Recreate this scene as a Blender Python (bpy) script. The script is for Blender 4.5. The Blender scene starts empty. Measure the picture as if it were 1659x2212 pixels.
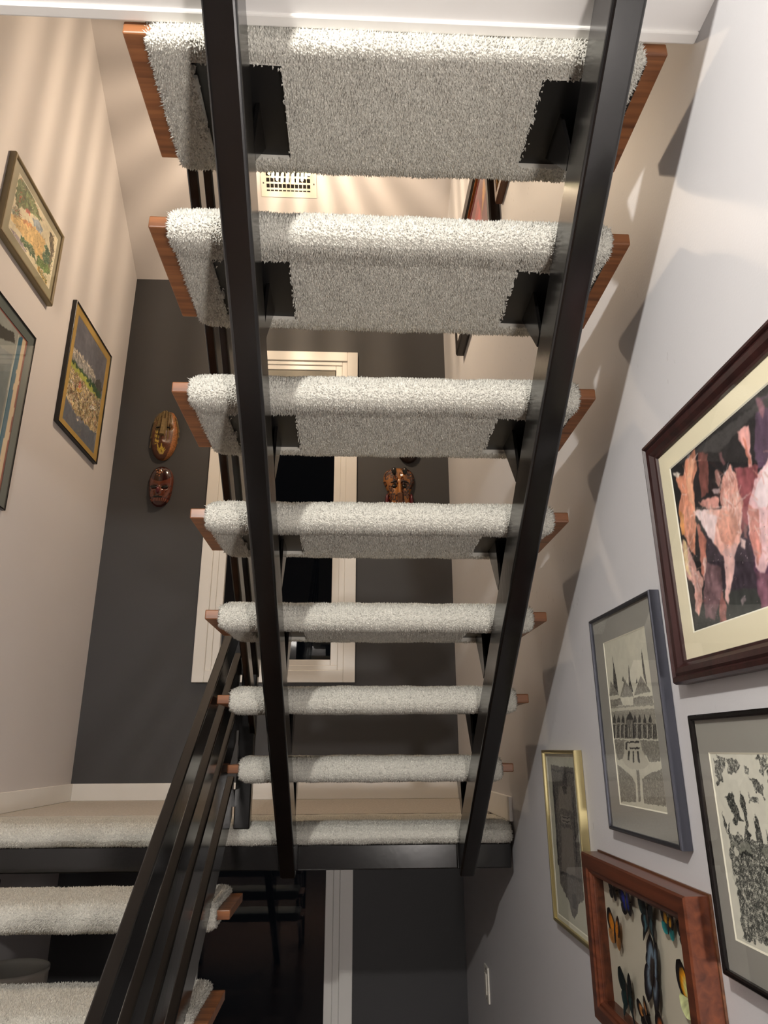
import bpy, bmesh, math, random
import numpy as np
from mathutils import Vector, Matrix

# ------------------------------------------------------------------ camera, world, lights, exposure
scene = bpy.context.scene
COL = scene.collection
CAM_LOC = (-0.0662, -2.4590, 0.2273)
PITCH, YAW, ROLL, FPX = 0.32786, 0.047922, -0.004398, 1505.84
cp, sp, cy, sy = math.cos(PITCH), math.sin(PITCH), math.cos(YAW), math.sin(YAW)
fw = Vector((sy * cp, cy * cp, sp))
rt = Vector((cy, -sy, 0.0))
up = rt.cross(fw)
rt2 = math.cos(ROLL) * rt + math.sin(ROLL) * up
up2 = rt2.cross(fw)
cam_data = bpy.data.cameras.new('camera')
cam = bpy.data.objects.new('camera', cam_data)
COL.objects.link(cam)
m = Matrix((rt2, up2, -fw)).transposed().to_4x4()
m.translation = Vector(CAM_LOC)
cam.matrix_world = m
cam_data.sensor_fit = 'HORIZONTAL'
cam_data.sensor_width = 36.0
cam_data.lens = 36.0 * FPX / 1659.0
cam_data.clip_start = 0.02
scene.camera = cam

scene.view_settings.view_transform = 'Standard'
scene.view_settings.look = 'None'
scene.view_settings.gamma = 1.0
scene.view_settings.use_curve_mapping = False
scene.view_settings.exposure = 0.0

world = bpy.data.worlds.new('night')
scene.world = world
world.use_nodes = True
wb = world.node_tree.nodes['Background']
wb.inputs['Color'].default_value = (0.02, 0.025, 0.035, 1)
wb.inputs['Strength'].default_value = 0.05

LAMP_HALL = (-0.52, -2.72, 1.245)      # hall ceiling lamp over the viewer
LAMP_HALL_W = 97.0
LAMP_CHAND = (-0.385, 0.12, 2.905)     # bulb in the rod chandelier over the stairwell
LAMP_CHAND_W = 23.0
LAMP_CHAND_FILL_W = 45.0
LAMP_FILL = (0.38, -2.78, -0.12)     # fill light added behind the viewer to brighten the tread undersides
LAMP_FILL_W = 58.0


def add_point(name, loc, watt, color, radius, parent=None):
    l = bpy.data.lights.new(name, 'POINT')
    l.energy = watt
    l.color = color
    l.shadow_soft_size = radius
    o = bpy.data.objects.new(name, l)
    COL.objects.link(o)
    o.location = loc
    return o


add_point('hall_lamp_light', LAMP_HALL, LAMP_HALL_W, (1.0, 0.96, 0.90), 0.03)
add_point('chandelier_bulb_light', LAMP_CHAND, LAMP_CHAND_W, (1.0, 0.77, 0.545), 0.006)
add_point('chandelier_glow_light', (LAMP_CHAND[0], LAMP_CHAND[1], LAMP_CHAND[2] - 0.01), LAMP_CHAND_FILL_W, (1.0, 0.77, 0.545), 0.05)
add_point('added_fill_light', LAMP_FILL, LAMP_FILL_W, (1.0, 0.93, 0.87), 0.06)

# ------------------------------------------------------------------ helpers
rng = np.random.default_rng(7)
random.seed(3)
H = 0.185            # rise
RUN = 0.2418         # going
SL = H / RUN
XW_R, XW_L, YW = 0.47, -1.385, 1.15
FLOOR_Z = -1.295
WLOC = {}


def s2l(c):
    return tuple(((v / 255.0) / 12.92 if v / 255.0 <= 0.04045 else ((v / 255.0 + 0.055) / 1.055) ** 2.4) for v in c)


def s2l_np(a):
    a = np.clip(a, 0, 255) / 255.0
    return np.where(a <= 0.04045, a / 12.92, ((a + 0.055) / 1.055) ** 2.4)


def mesh_np(name, verts, loops_per, idx, cols=None, smooth=False):
    """verts (n,3); loops_per: verts per face; idx flat array."""
    me = bpy.data.meshes.new(name)
    n = len(verts)
    nf = len(idx) // loops_per
    me.vertices.add(n)
    me.vertices.foreach_set('co', np.asarray(verts, np.float32).ravel())
    me.loops.add(nf * loops_per)
    me.loops.foreach_set('vertex_index', np.asarray(idx, np.int32).ravel())
    me.polygons.add(nf)
    me.polygons.foreach_set('loop_start', np.arange(0, nf * loops_per, loops_per, dtype=np.int32))
    try:
        me.polygons.foreach_set('loop_total', np.full(nf, loops_per, np.int32))
    except Exception:
        pass
    me.update(calc_edges=True)
    if cols is not None:
        at = me.color_attributes.new('Col', 'FLOAT_COLOR', 'POINT')
        c4 = np.ones((n, 4), np.float32)
        c4[:, :3] = cols
        at.data.foreach_set('color', c4.ravel())
    if smooth:
        me.polygons.foreach_set('use_smooth', np.ones(nf, bool))
    me.validate()
    return me


def link(name, me, parent=None, mat=None, loc=(0, 0, 0)):
    o = bpy.data.objects.new(name, me)
    COL.objects.link(o)
    o.location = loc
    WLOC[o] = Vector(loc)
    if mat is not None and me is not None and not me.materials:
        me.materials.append(mat)
    if parent is not None:
        o.parent = parent
        o.matrix_parent_inverse = Matrix.Translation(-WLOC[parent])
    return o


def base_origin(me):
    co = np.empty(len(me.vertices) * 3, np.float32)
    me.vertices.foreach_get('co', co)
    co = co.reshape(-1, 3)
    c = (co.min(0) + co.max(0)) / 2
    c[2] = co[:, 2].min()
    co -= c
    me.vertices.foreach_set('co', co.ravel())
    me.update()
    return tuple(float(v) for v in c)


def finish(name, me, mat, parent=None):
    loc = base_origin(me)
    return link(name, me, parent, mat, loc)


def bm_obj(name, bm, mat, parent=None, smooth=False):
    me = bpy.data.meshes.new(name)
    bm.normal_update()
    bm.to_mesh(me)
    bm.free()
    if smooth:
        for p in me.polygons:
            p.use_smooth = True
    return finish(name, me, mat, parent)


def bm_box(bm, x0, x1, y0, y1, z0, z1, bevel=0.0, seg=1):
    vs = [bm.verts.new(p) for p in ((x0, y0, z0), (x1, y0, z0), (x1, y1, z0), (x0, y1, z0), (x0, y0, z1), (x1, y0, z1), (x1, y1, z1), (x0, y1, z1))]
    fs = [bm.faces.new([vs[i] for i in q]) for q in ((3, 2, 1, 0), (4, 5, 6, 7), (0, 1, 5, 4), (1, 2, 6, 5), (2, 3, 7, 6), (3, 0, 4, 7))]
    if bevel > 0:
        es = set()
        for f in fs:
            es.update(f.edges)
        bmesh.ops.bevel(bm, geom=list(es), offset=bevel, segments=seg, affect='EDGES', profile=0.5, clamp_overlap=True)
    return vs


def box(name, x0, x1, y0, y1, z0, z1, mat, parent=None, bevel=0.0, seg=1):
    bm = bmesh.new()
    bm_box(bm, min(x0, x1), max(x0, x1), min(y0, y1), max(y0, y1), min(z0, z1), max(z0, z1), bevel, seg)
    return bm_obj(name, bm, mat, parent)


def prism_x(name, yz, x0, x1, mat, parent=None, bevel=0.0, seg=1, smooth=False):
    """polygon in the YZ plane extruded along X."""
    bm = bmesh.new()
    a = [bm.verts.new((x0, y, z)) for y, z in yz]
    b = [bm.verts.new((x1, y, z)) for y, z in yz]
    n = len(yz)
    bm.faces.new(a)
    bm.faces.new(list(reversed(b)))
    for i in range(n):
        j = (i + 1) % n
        bm.faces.new((a[j], a[i], b[i], b[j]))
    bmesh.ops.recalc_face_normals(bm, faces=bm.faces)
    if bevel > 0:
        bmesh.ops.bevel(bm, geom=list(bm.edges), offset=bevel, segments=seg, affect='EDGES', profile=0.5, clamp_overlap=True)
    return bm_obj(name, bm, mat, parent, smooth)


def lathe(name, prof, center, mat, parent=None, n=20, smooth=True):
    bm = bmesh.new()
    rings = []
    for r, z in prof:
        rings.append([bm.verts.new((center[0] + r * math.cos(2 * math.pi * i / n), center[1] + r * math.sin(2 * math.pi * i / n), center[2] + z)) for i in range(n)])
    for a, b in zip(rings, rings[1:]):
        for i in range(n):
            j = (i + 1) % n
            bm.faces.new((a[i], a[j], b[j], b[i]))
    bm.faces.new(list(reversed(rings[0])))
    bm.faces.new(rings[-1])
    bmesh.ops.recalc_face_normals(bm, faces=bm.faces)
    return bm_obj(name, bm, mat, parent, smooth)


def tag(o, label=None, cat=None, group=None, kind=None):
    if label:
        o['label'] = label
    if cat:
        o['category'] = cat
    if group:
        o['group'] = group
    if kind:
        o['kind'] = kind
    return o


def thing(name, loc, label, cat, group=None):
    o = bpy.data.objects.new(name, None)
    COL.objects.link(o)
    o.location = loc
    o.empty_display_size = 0.05
    WLOC[o] = Vector(loc)
    return tag(o, label, cat, group)


# ------------------------------------------------------------------ materials
def new_mat(name):
    mt = bpy.data.materials.new(name)
    mt.use_nodes = True
    nt = mt.node_tree
    return mt, nt, nt.nodes['Principled BSDF']


def paint(name, rgb, rough=0.6, var=0.04, scale=6.0, bump=0.0, bump_scale=300.0, spec=0.5, coat=0.0):
    mt, nt, b = new_mat(name)
    N, L = nt.nodes, nt.links
    lin = s2l(rgb)
    tc = N.new('ShaderNodeTexCoord')
    if var > 0:
        no = N.new('ShaderNodeTexNoise')
        no.inputs['Scale'].default_value = scale
        no.inputs['Detail'].default_value = 4
        L.new(tc.outputs['Object'], no.inputs['Vector'])
        rp = N.new('ShaderNodeValToRGB')
        rp.color_ramp.elements[0].position = 0.3
        rp.color_ramp.elements[1].position = 0.7
        rp.color_ramp.elements[0].color = tuple(max(0, c * (1 - var)) for c in lin) + (1,)
        rp.color_ramp.elements[1].color = tuple(min(1, c * (1 + var)) for c in lin) + (1,)
        L.new(no.outputs['Fac'], rp.inputs['Fac'])
        L.new(rp.outputs['Color'], b.inputs['Base Color'])
    else:
        b.inputs['Base Color'].default_value = lin + (1,)
    b.inputs['Roughness'].default_value = rough
    b.inputs['Specular IOR Level'].default_value = spec
    b.inputs['Coat Weight'].default_value = coat
    if bump > 0:
        n2 = N.new('ShaderNodeTexNoise')
        n2.inputs['Scale'].default_value = bump_scale
        n2.inputs['Detail'].default_value = 3
        L.new(tc.outputs['Object'], n2.inputs['Vector'])
        bp = N.new('ShaderNodeBump')
        bp.inputs['Strength'].default_value = bump
        bp.inputs['Distance'].default_value = 0.002
        L.new(n2.outputs['Fac'], bp.inputs['Height'])
        L.new(bp.outputs['Normal'], b.inputs['Normal'])
    return mt


def wood(name, dark, light, axis='X', rough=0.35, grain=1.0):
    mt, nt, b = new_mat(name)
    N, L = nt.nodes, nt.links
    tc = N.new('ShaderNodeTexCoord')
    mp = N.new('ShaderNodeMapping')
    sc = {'X': (3, 60, 60), 'Y': (60, 3, 60), 'Z': (60, 60, 3)}[axis]
    mp.inputs['Scale'].default_value = tuple(v * grain for v in sc)
    L.new(tc.outputs['Object'], mp.inputs['Vector'])
    no = N.new('ShaderNodeTexNoise')
    no.inputs['Scale'].default_value = 1.0
    no.inputs['Detail'].default_value = 6
    no.inputs['Distortion'].default_value = 0.6
    L.new(mp.outputs['Vector'], no.inputs['Vector'])
    rp = N.new('ShaderNodeValToRGB')
    rp.color_ramp.elements[0].position = 0.32
    rp.color_ramp.elements[1].position = 0.68
    rp.color_ramp.elements[0].color = s2l(dark) + (1,)
    rp.color_ramp.elements[1].color = s2l(light) + (1,)
    L.new(no.outputs['Fac'], rp.inputs['Fac'])
    L.new(rp.outputs['Color'], b.inputs['Base Color'])
    b.inputs['Roughness'].default_value = rough
    bp = N.new('ShaderNodeBump')
    bp.inputs['Strength'].default_value = 0.15
    bp.inputs['Distance'].default_value = 0.001
    L.new(no.outputs['Fac'], bp.inputs['Height'])
    L.new(bp.outputs['Normal'], b.inputs['Normal'])
    return mt


def vcol(name, rough=0.7, spec=0.3, coat=0.0, bump=0.0):
    mt, nt, b = new_mat(name)
    N, L = nt.nodes, nt.links
    at = N.new('ShaderNodeAttribute')
    at.attribute_name = 'Col'
    L.new(at.outputs['Color'], b.inputs['Base Color'])
    b.inputs['Roughness'].default_value = rough
    b.inputs['Specular IOR Level'].default_value = spec
    b.inputs['Coat Weight'].default_value = coat
    b.inputs['Coat Roughness'].default_value = 0.12
    return mt


def metal(name, rgb, rough=0.3):
    mt, nt, b = new_mat(name)
    N, L = nt.nodes, nt.links
    b.inputs['Metallic'].default_value = 1.0
    b.inputs['Base Color'].default_value = s2l(rgb) + (1,)
    tc = N.new('ShaderNodeTexCoord')
    mp = N.new('ShaderNodeMapping')
    mp.inputs['Scale'].default_value = (300, 300, 12)
    no = N.new('ShaderNodeTexNoise')
    no.inputs['Scale'].default_value = 1.0
    L.new(tc.outputs['Object'], mp.inputs['Vector'])
    L.new(mp.outputs['Vector'], no.inputs['Vector'])
    mr = N.new('ShaderNodeMapRange')
    mr.inputs['To Min'].default_value = max(0.05, rough - 0.1)
    mr.inputs['To Max'].default_value = rough + 0.12
    L.new(no.outputs['Fac'], mr.inputs['Value'])
    L.new(mr.outputs['Result'], b.inputs['Roughness'])
    return mt


def glass(name, ior=1.5, tint=(1, 1, 1)):
    mt = bpy.data.materials.new(name)
    mt.use_nodes = True
    nt = mt.node_tree
    N, L = nt.nodes, nt.links
    N.clear()
    out = N.new('ShaderNodeOutputMaterial')
    mx = N.new('ShaderNodeMixShader')
    tr = N.new('ShaderNodeBsdfTransparent')
    tr.inputs['Color'].default_value = tint + (1,)
    gl = N.new('ShaderNodeBsdfGlossy')
    gl.inputs['Roughness'].default_value = 0.02
    fr = N.new('ShaderNodeFresnel')
    fr.inputs['IOR'].default_value = ior
    ge = N.new('ShaderNodeNewGeometry')
    sb = N.new('ShaderNodeMath')
    sb.operation = 'SUBTRACT'
    sb.inputs[0].default_value = 1.0
    L.new(ge.outputs['Backfacing'], sb.inputs[1])
    mu = N.new('ShaderNodeMath')
    mu.operation = 'MULTIPLY'
    L.new(fr.outputs['Fac'], mu.inputs[0])
    L.new(sb.outputs[0], mu.inputs[1])
    L.new(mu.outputs[0], mx.inputs[0])
    L.new(tr.outputs[0], mx.inputs[1])
    L.new(gl.outputs[0], mx.inputs[2])
    L.new(mx.outputs[0], out.inputs['Surface'])
    return mt


def wall_paint(name, rgb, marks=True):
    mt = paint(name, rgb, rough=0.55, var=0.015, scale=2.5, bump=0.12, bump_scale=220)
    if marks:
        nt = mt.node_tree
        N, L = nt.nodes, nt.links
        b = N['Principled BSDF']
        src = b.inputs['Base Color'].links[0].from_socket
        tc = N.new('ShaderNodeTexCoord')
        mp = N.new('ShaderNodeMapping')
        mp.inputs['Scale'].default_value = (1, 44, 20)
        L.new(tc.outputs['Object'], mp.inputs['Vector'])
        vo = N.new('ShaderNodeTexVoronoi')
        vo.inputs['Scale'].default_value = 1.0
        vo.inputs['Randomness'].default_value = 1.0
        L.new(mp.outputs['Vector'], vo.inputs['Vector'])
        n2 = N.new('ShaderNodeTexNoise')
        n2.inputs['Scale'].default_value = 1.6
        L.new(tc.outputs['Object'], n2.inputs['Vector'])
        mr = N.new('ShaderNodeMapRange')
        mr.inputs['From Min'].default_value = 0.08
        mr.inputs['From Max'].default_value = 0.12
        mr.inputs['To Min'].default_value = 1.0
        mr.inputs['To Max'].default_value = 0.0
        L.new(vo.outputs['Distance'], mr.inputs['Value'])
        m2 = N.new('ShaderNodeMapRange')
        m2.inputs['From Min'].default_value = 0.50
        m2.inputs['From Max'].default_value = 0.60
        m2.inputs['To Max'].default_value = 0.30
        L.new(n2.outputs['Fac'], m2.inputs['Value'])
        mu = N.new('ShaderNodeMath')
        mu.operation = 'MULTIPLY'
        L.new(mr.outputs['Result'], mu.inputs[0])
        L.new(m2.outputs['Result'], mu.inputs[1])
        mx = N.new('ShaderNodeMix')
        mx.data_type = 'RGBA'
        L.new(mu.outputs[0], mx.inputs['Factor'])
        L.new(src, mx.inputs['A'])
        mx.inputs['B'].default_value = s2l((128, 124, 120)) + (1,)
        L.new(mx.outputs['Result'], b.inputs['Base Color'])
    return mt


M = {}
M['wall'] = wall_paint('light_grey_wall_paint', (207, 206, 208))
M['wall_plain'] = wall_paint('light_wall_paint', (208, 204, 204), marks=False)
M['dark_wall'] = paint('charcoal_wall_paint', (60, 60, 62), rough=0.6, var=0.03, bump=0.1, bump_scale=220)
M['white'] = paint('white_trim_paint', (232, 230, 226), rough=0.35, var=0.02)
M['ceiling'] = paint('white_ceiling_paint', (230, 228, 226), rough=0.6, var=0.02, bump=0.1, bump_scale=60)
M['black'] = paint('black_gloss_enamel', (15, 14, 14), rough=0.16, var=0.15, scale=9, bump=0.05, bump_scale=45, spec=0.6)
M['black_plate'] = paint('black_steel_plate', (15, 14, 14), rough=0.42, var=0.1)
M['tread_wood'] = wood('oak_tread_wood', (94, 56, 34), (152, 98, 60), 'X')
M['floor_wood'] = wood('wood_floor', (70, 50, 38), (104, 76, 56), 'X', rough=0.25)
M['carpet'] = vcol('grey_cut_pile_carpet', rough=1.0, spec=0.05)
M['carpet_flat'] = paint('grey_landing_carpet', (188, 182, 174), rough=1.0, var=0.14, scale=140, bump=0.6, bump_scale=420, spec=0.05)
M['glass'] = glass('window_glass', 1.75)
M['pic_glass'] = glass('picture_glass', 1.45)
M['print'] = vcol('printed_paper', rough=0.75, spec=0.2)
M['paper'] = paint('aged_paper', (214, 212, 194), rough=0.8, var=0.02)
M['mat_cream'] = paint('cream_mat_board', (236, 228, 198), rough=0.9, var=0.01)
M['mat_grey'] = paint('grey_mat_board', (150, 148, 140), rough=0.9, var=0.01)
M['mat_bevel'] = paint('white_mat_bevel', (236, 233, 214), rough=0.8, var=0.0)
M['mat_olive'] = paint('olive_mat_board', (150, 144, 118), rough=0.9, var=0.02)
M['mat_slate'] = paint('slate_mat_board', (86, 96, 94), rough=0.9, var=0.02)
M['mat_gold'] = paint('gold_mat_board', (182, 150, 80), rough=0.6, var=0.05)
M['frame_mahogany'] = wood('dark_mahogany_frame', (34, 17, 17), (58, 30, 28), 'Z', rough=0.3)
M['frame_black'] = paint('black_frame_lacquer', (22, 20, 20), rough=0.25, var=0.05)
M['frame_pewter'] = metal('pewter_frame', (104, 106, 116), 0.38)
M['frame_darkmetal'] = metal('dark_metal_frame', (58, 54, 54), 0.3)
M['frame_gold'] = metal('brushed_gold_frame', (208, 194, 146), 0.34)
M['frame_bronze'] = paint('bronze_frame_paint', (124, 110, 82), rough=0.4, var=0.08)
M['frame_cherry'] = wood('cherry_box_frame', (64, 30, 18), (104, 55, 33), 'Y', rough=0.3)
M['frame_walnut'] = wood('walnut_frame', (70, 42, 26), (110, 70, 44), 'Y', rough=0.35)
M['frame_ebony'] = paint('ebony_frame', (28, 20, 16), rough=0.3, var=0.1)
M['gilt'] = metal('gilt_lip', (190, 150, 90), 0.35)
M['insect'] = vcol('butterfly_wing', rough=0.5, spec=0.4)
M['insect_body'] = paint('butterfly_body', (38, 28, 22), rough=0.7, var=0.2, scale=200)
M['panel'] = paint('beige_box_backing', (206, 200, 180), rough=0.9, var=0.03, scale=12)
M['mask'] = vcol('carved_mask_paint', rough=0.4, spec=0.5)
M['mask_gloss'] = vcol('lacquered_mask_paint', rough=0.16, spec=0.6, coat=0.5)
M['raffia'] = paint('raffia_fibre', (120, 100, 66), rough=0.9, var=0.3, scale=60)
M['mask_black'] = paint('mask_black_paint', (18, 16, 15), rough=0.3, var=0.0)
M['mask_maroon'] = paint('mask_maroon_paint', (84, 22, 32), rough=0.25, var=0.15, scale=40)
M['vent'] = paint('white_vent_enamel', (232, 226, 214), rough=0.4, var=0.0)
M['vent_dark'] = paint('vent_throat', (22, 18, 14), rough=0.9, var=0.0)
M['plastic'] = paint('white_plastic', (226, 222, 212), rough=0.35, var=0.0)
M['switch_dark'] = paint('switch_slot', (90, 86, 80), rough=0.5, var=0.0)
M['brass'] = metal('brass', (190, 150, 80), 0.25)


def rod_mat():
    mt = bpy.data.materials.new('lit_glass_rod')
    mt.use_nodes = True
    nt = mt.node_tree
    N, L = nt.nodes, nt.links
    N.clear()
    out = N.new('ShaderNodeOutputMaterial')
    mx = N.new('ShaderNodeMixShader')
    tr = N.new('ShaderNodeBsdfTransparent')
    em = N.new('ShaderNodeEmission')
    em.inputs['Color'].default_value = (1.0, 0.86, 0.50, 1)
    em.inputs['Strength'].default_value = 5.0
    mx.inputs[0].default_value = 0.72
    L.new(tr.outputs[0], mx.inputs[1])
    L.new(em.outputs[0], mx.inputs[2])
    L.new(mx.outputs[0], out.inputs['Surface'])
    return mt


M['rod'] = rod_mat()

# ------------------------------------------------------------------ the setting
tag(box('wall_right', XW_R, XW_R + 0.1, -8.1, YW + 0.1, FLOOR_Z, 5.0, M['wall']), kind='structure')
HX = -4.4      # the hall behind the viewer is wider than the stairwell
tag(box('wall_left', XW_L - 0.1, XW_L, -1.80, YW + 0.1, FLOOR_Z, 5.0, M['wall_plain']), kind='structure')
tag(box('wall_upper_left', XW_L - 0.1, XW_L, -8.1, -1.80, 1.48, 5.0, M['wall_plain']), kind='structure')
tag(box('wall_hall_side', HX, XW_L - 0.1, -1.80, -1.70, FLOOR_Z, 1.48, M['wall_plain']), kind='structure')
tag(box('wall_hall_left', HX - 0.1, HX, -8.1, -1.70, FLOOR_Z, 1.48, M['wall_plain']), kind='structure')
tag(box('wall_front', HX, XW_R, -8.1, -8.0, FLOOR_Z, 5.0, M['wall_plain']), kind='structure')
tag(box('floor', HX, XW_R, -8.0, YW, FLOOR_Z - 0.1, FLOOR_Z, M['floor_wood']), kind='structure')

W1 = (-0.797, -0.104, 0.605, 2.380)      # upper window hole x0 x1 z0 z1
W2 = (-0.797, -0.104, -1.20, -0.20)      # lower window hole


def back_wall():
    bm = bmesh.new()
    xs = [XW_L, W1[0], W1[1], XW_R]
    zs = [FLOOR_Z, W2[2], W2[3], W1[2], W1[3], 2.95]
    V = {}
    for j, y in enumerate((YW, YW + 0.1)):
        for a, x in enumerate(xs):
            for b, z in enumerate(zs):
                V[j, a, b] = bm.verts.new((x, y, z))
    hole = {(1, 1), (1, 3)}
    for a in range(3):
        for b in range(5):
            if (a, b) in hole:
                for (p, q) in (((a, b), (a + 1, b)), ((a + 1, b), (a + 1, b + 1)), ((a + 1, b + 1), (a, b + 1)), ((a, b + 1), (a, b))):
                    bm.faces.new((V[(0,) + p], V[(0,) + q], V[(1,) + q], V[(1,) + p]))
                continue
            bm.faces.new((V[0, a, b], V[0, a + 1, b], V[0, a + 1, b + 1], V[0, a, b + 1]))
            bm.faces.new((V[1, a, b], V[1, a, b + 1], V[1, a + 1, b + 1], V[1, a + 1, b]))
    bmesh.ops.recalc_face_normals(bm, faces=bm.faces)
    return tag(bm_obj('wall_back', bm, M['dark_wall']), kind='structure')


wall_back = back_wall()

# sloping ceiling over the stairwell, then level
cz = lambda y: 2.93 + 0.67 * (YW - y)
tag(prism_x('ceiling', [(YW + 0.1, cz(YW + 0.1)), (-1.2, cz(-1.2)), (-8.1, cz(-1.2)), (-8.1, cz(-1.2) + 0.1), (-1.2, cz(-1.2) + 0.12), (YW + 0.1, cz(YW + 0.1) + 0.12)], XW_L - 0.1, XW_R + 0.1, M['wall_plain']), kind='structure')

# hall ceiling under the upper floor, with the painted trim along the stairwell edge
hall_ceiling = tag(box('ceiling_hall', HX, XW_R, -8.0, -1.690, 1.293, 1.48, M['ceiling']), kind='structure')
tag(box('trim_1', XW_L, XW_R, -1.690, -1.670, 1.288, 1.485, M['white'], bevel=0.003, seg=2), label='white painted strip along the edge of the upper floor', kind='structure')


def window(n, hole, label, z_cas_bottom):
    x0, x1, z0, z1 = hole
    root = box('window_%d' % n, x0 + 0.066, x1 - 0.066, YW + 0.012, YW + 0.016, z0 + 0.054, z1 - 0.054, M['glass'])
    tag(root, label, kind='structure')
    c = 0.060
    for (a, b, p, q) in ((x0 - c, x0, z0 - c, z1 + c), (x1, x1 + c, z0 - c, z1 + c), (x0, x1, z1, z1 + c), (x0, x1, z0 - c, z0)):
        box('casing', a, b, YW - 0.022, YW + 0.005, p, q, M['white'], root, bevel=0.003, seg=2)
    for k, (o0, o1, yd) in enumerate(((0.0, 0.030, 0.0), (0.030, 0.066, 0.006))):
        zz = 54.0 / 66.0
        xa, xb, za, zb = x0 + o0, x1 - o0, z0 + o0 * zz, z1 - o0 * zz
        w, wz = o1 - o0, (o1 - o0) * zz
        y0, y1 = YW - 0.012 + yd, YW + 0.03
        for (a, b, p, q) in ((xa, xa + w, za, zb), (xb - w, xb, za, zb), (xa + w, xb - w, zb - wz, zb), (xa + w, xb - w, za, za + wz)):
            box('sash_rail', a, b, y0, y1, p, q, M['white'], root, bevel=0.003, seg=2)
    return root


win1 = window(1, W1, 'tall white framed window with dark glass above the landing', 0)
box('blind_head', W1[0] + 0.07, W1[1] - 0.07, YW - 0.002, YW + 0.012, W1[3] - 0.10, W1[3] - 0.056, M['mat_grey'], win1, bevel=0.003)
win2 = window(2, W2, 'white framed window with dark glass under the landing', 0)

# landing: slab, steel beam, carpet
landing = thing('stair_landing', (-0.46, 0.55, -0.13), 'half landing with grey carpet over a black steel beam', 'landing')
box('platform', XW_L + 0.001, XW_R - 0.012, 0.055, YW - 0.001, -0.125, -0.014, M['dark_wall'], landing)
box('beam', XW_L + 0.002, 0.455, -0.008, 0.055, -0.134, -0.060, M['black'], landing, bevel=0.004, seg=2)


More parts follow.
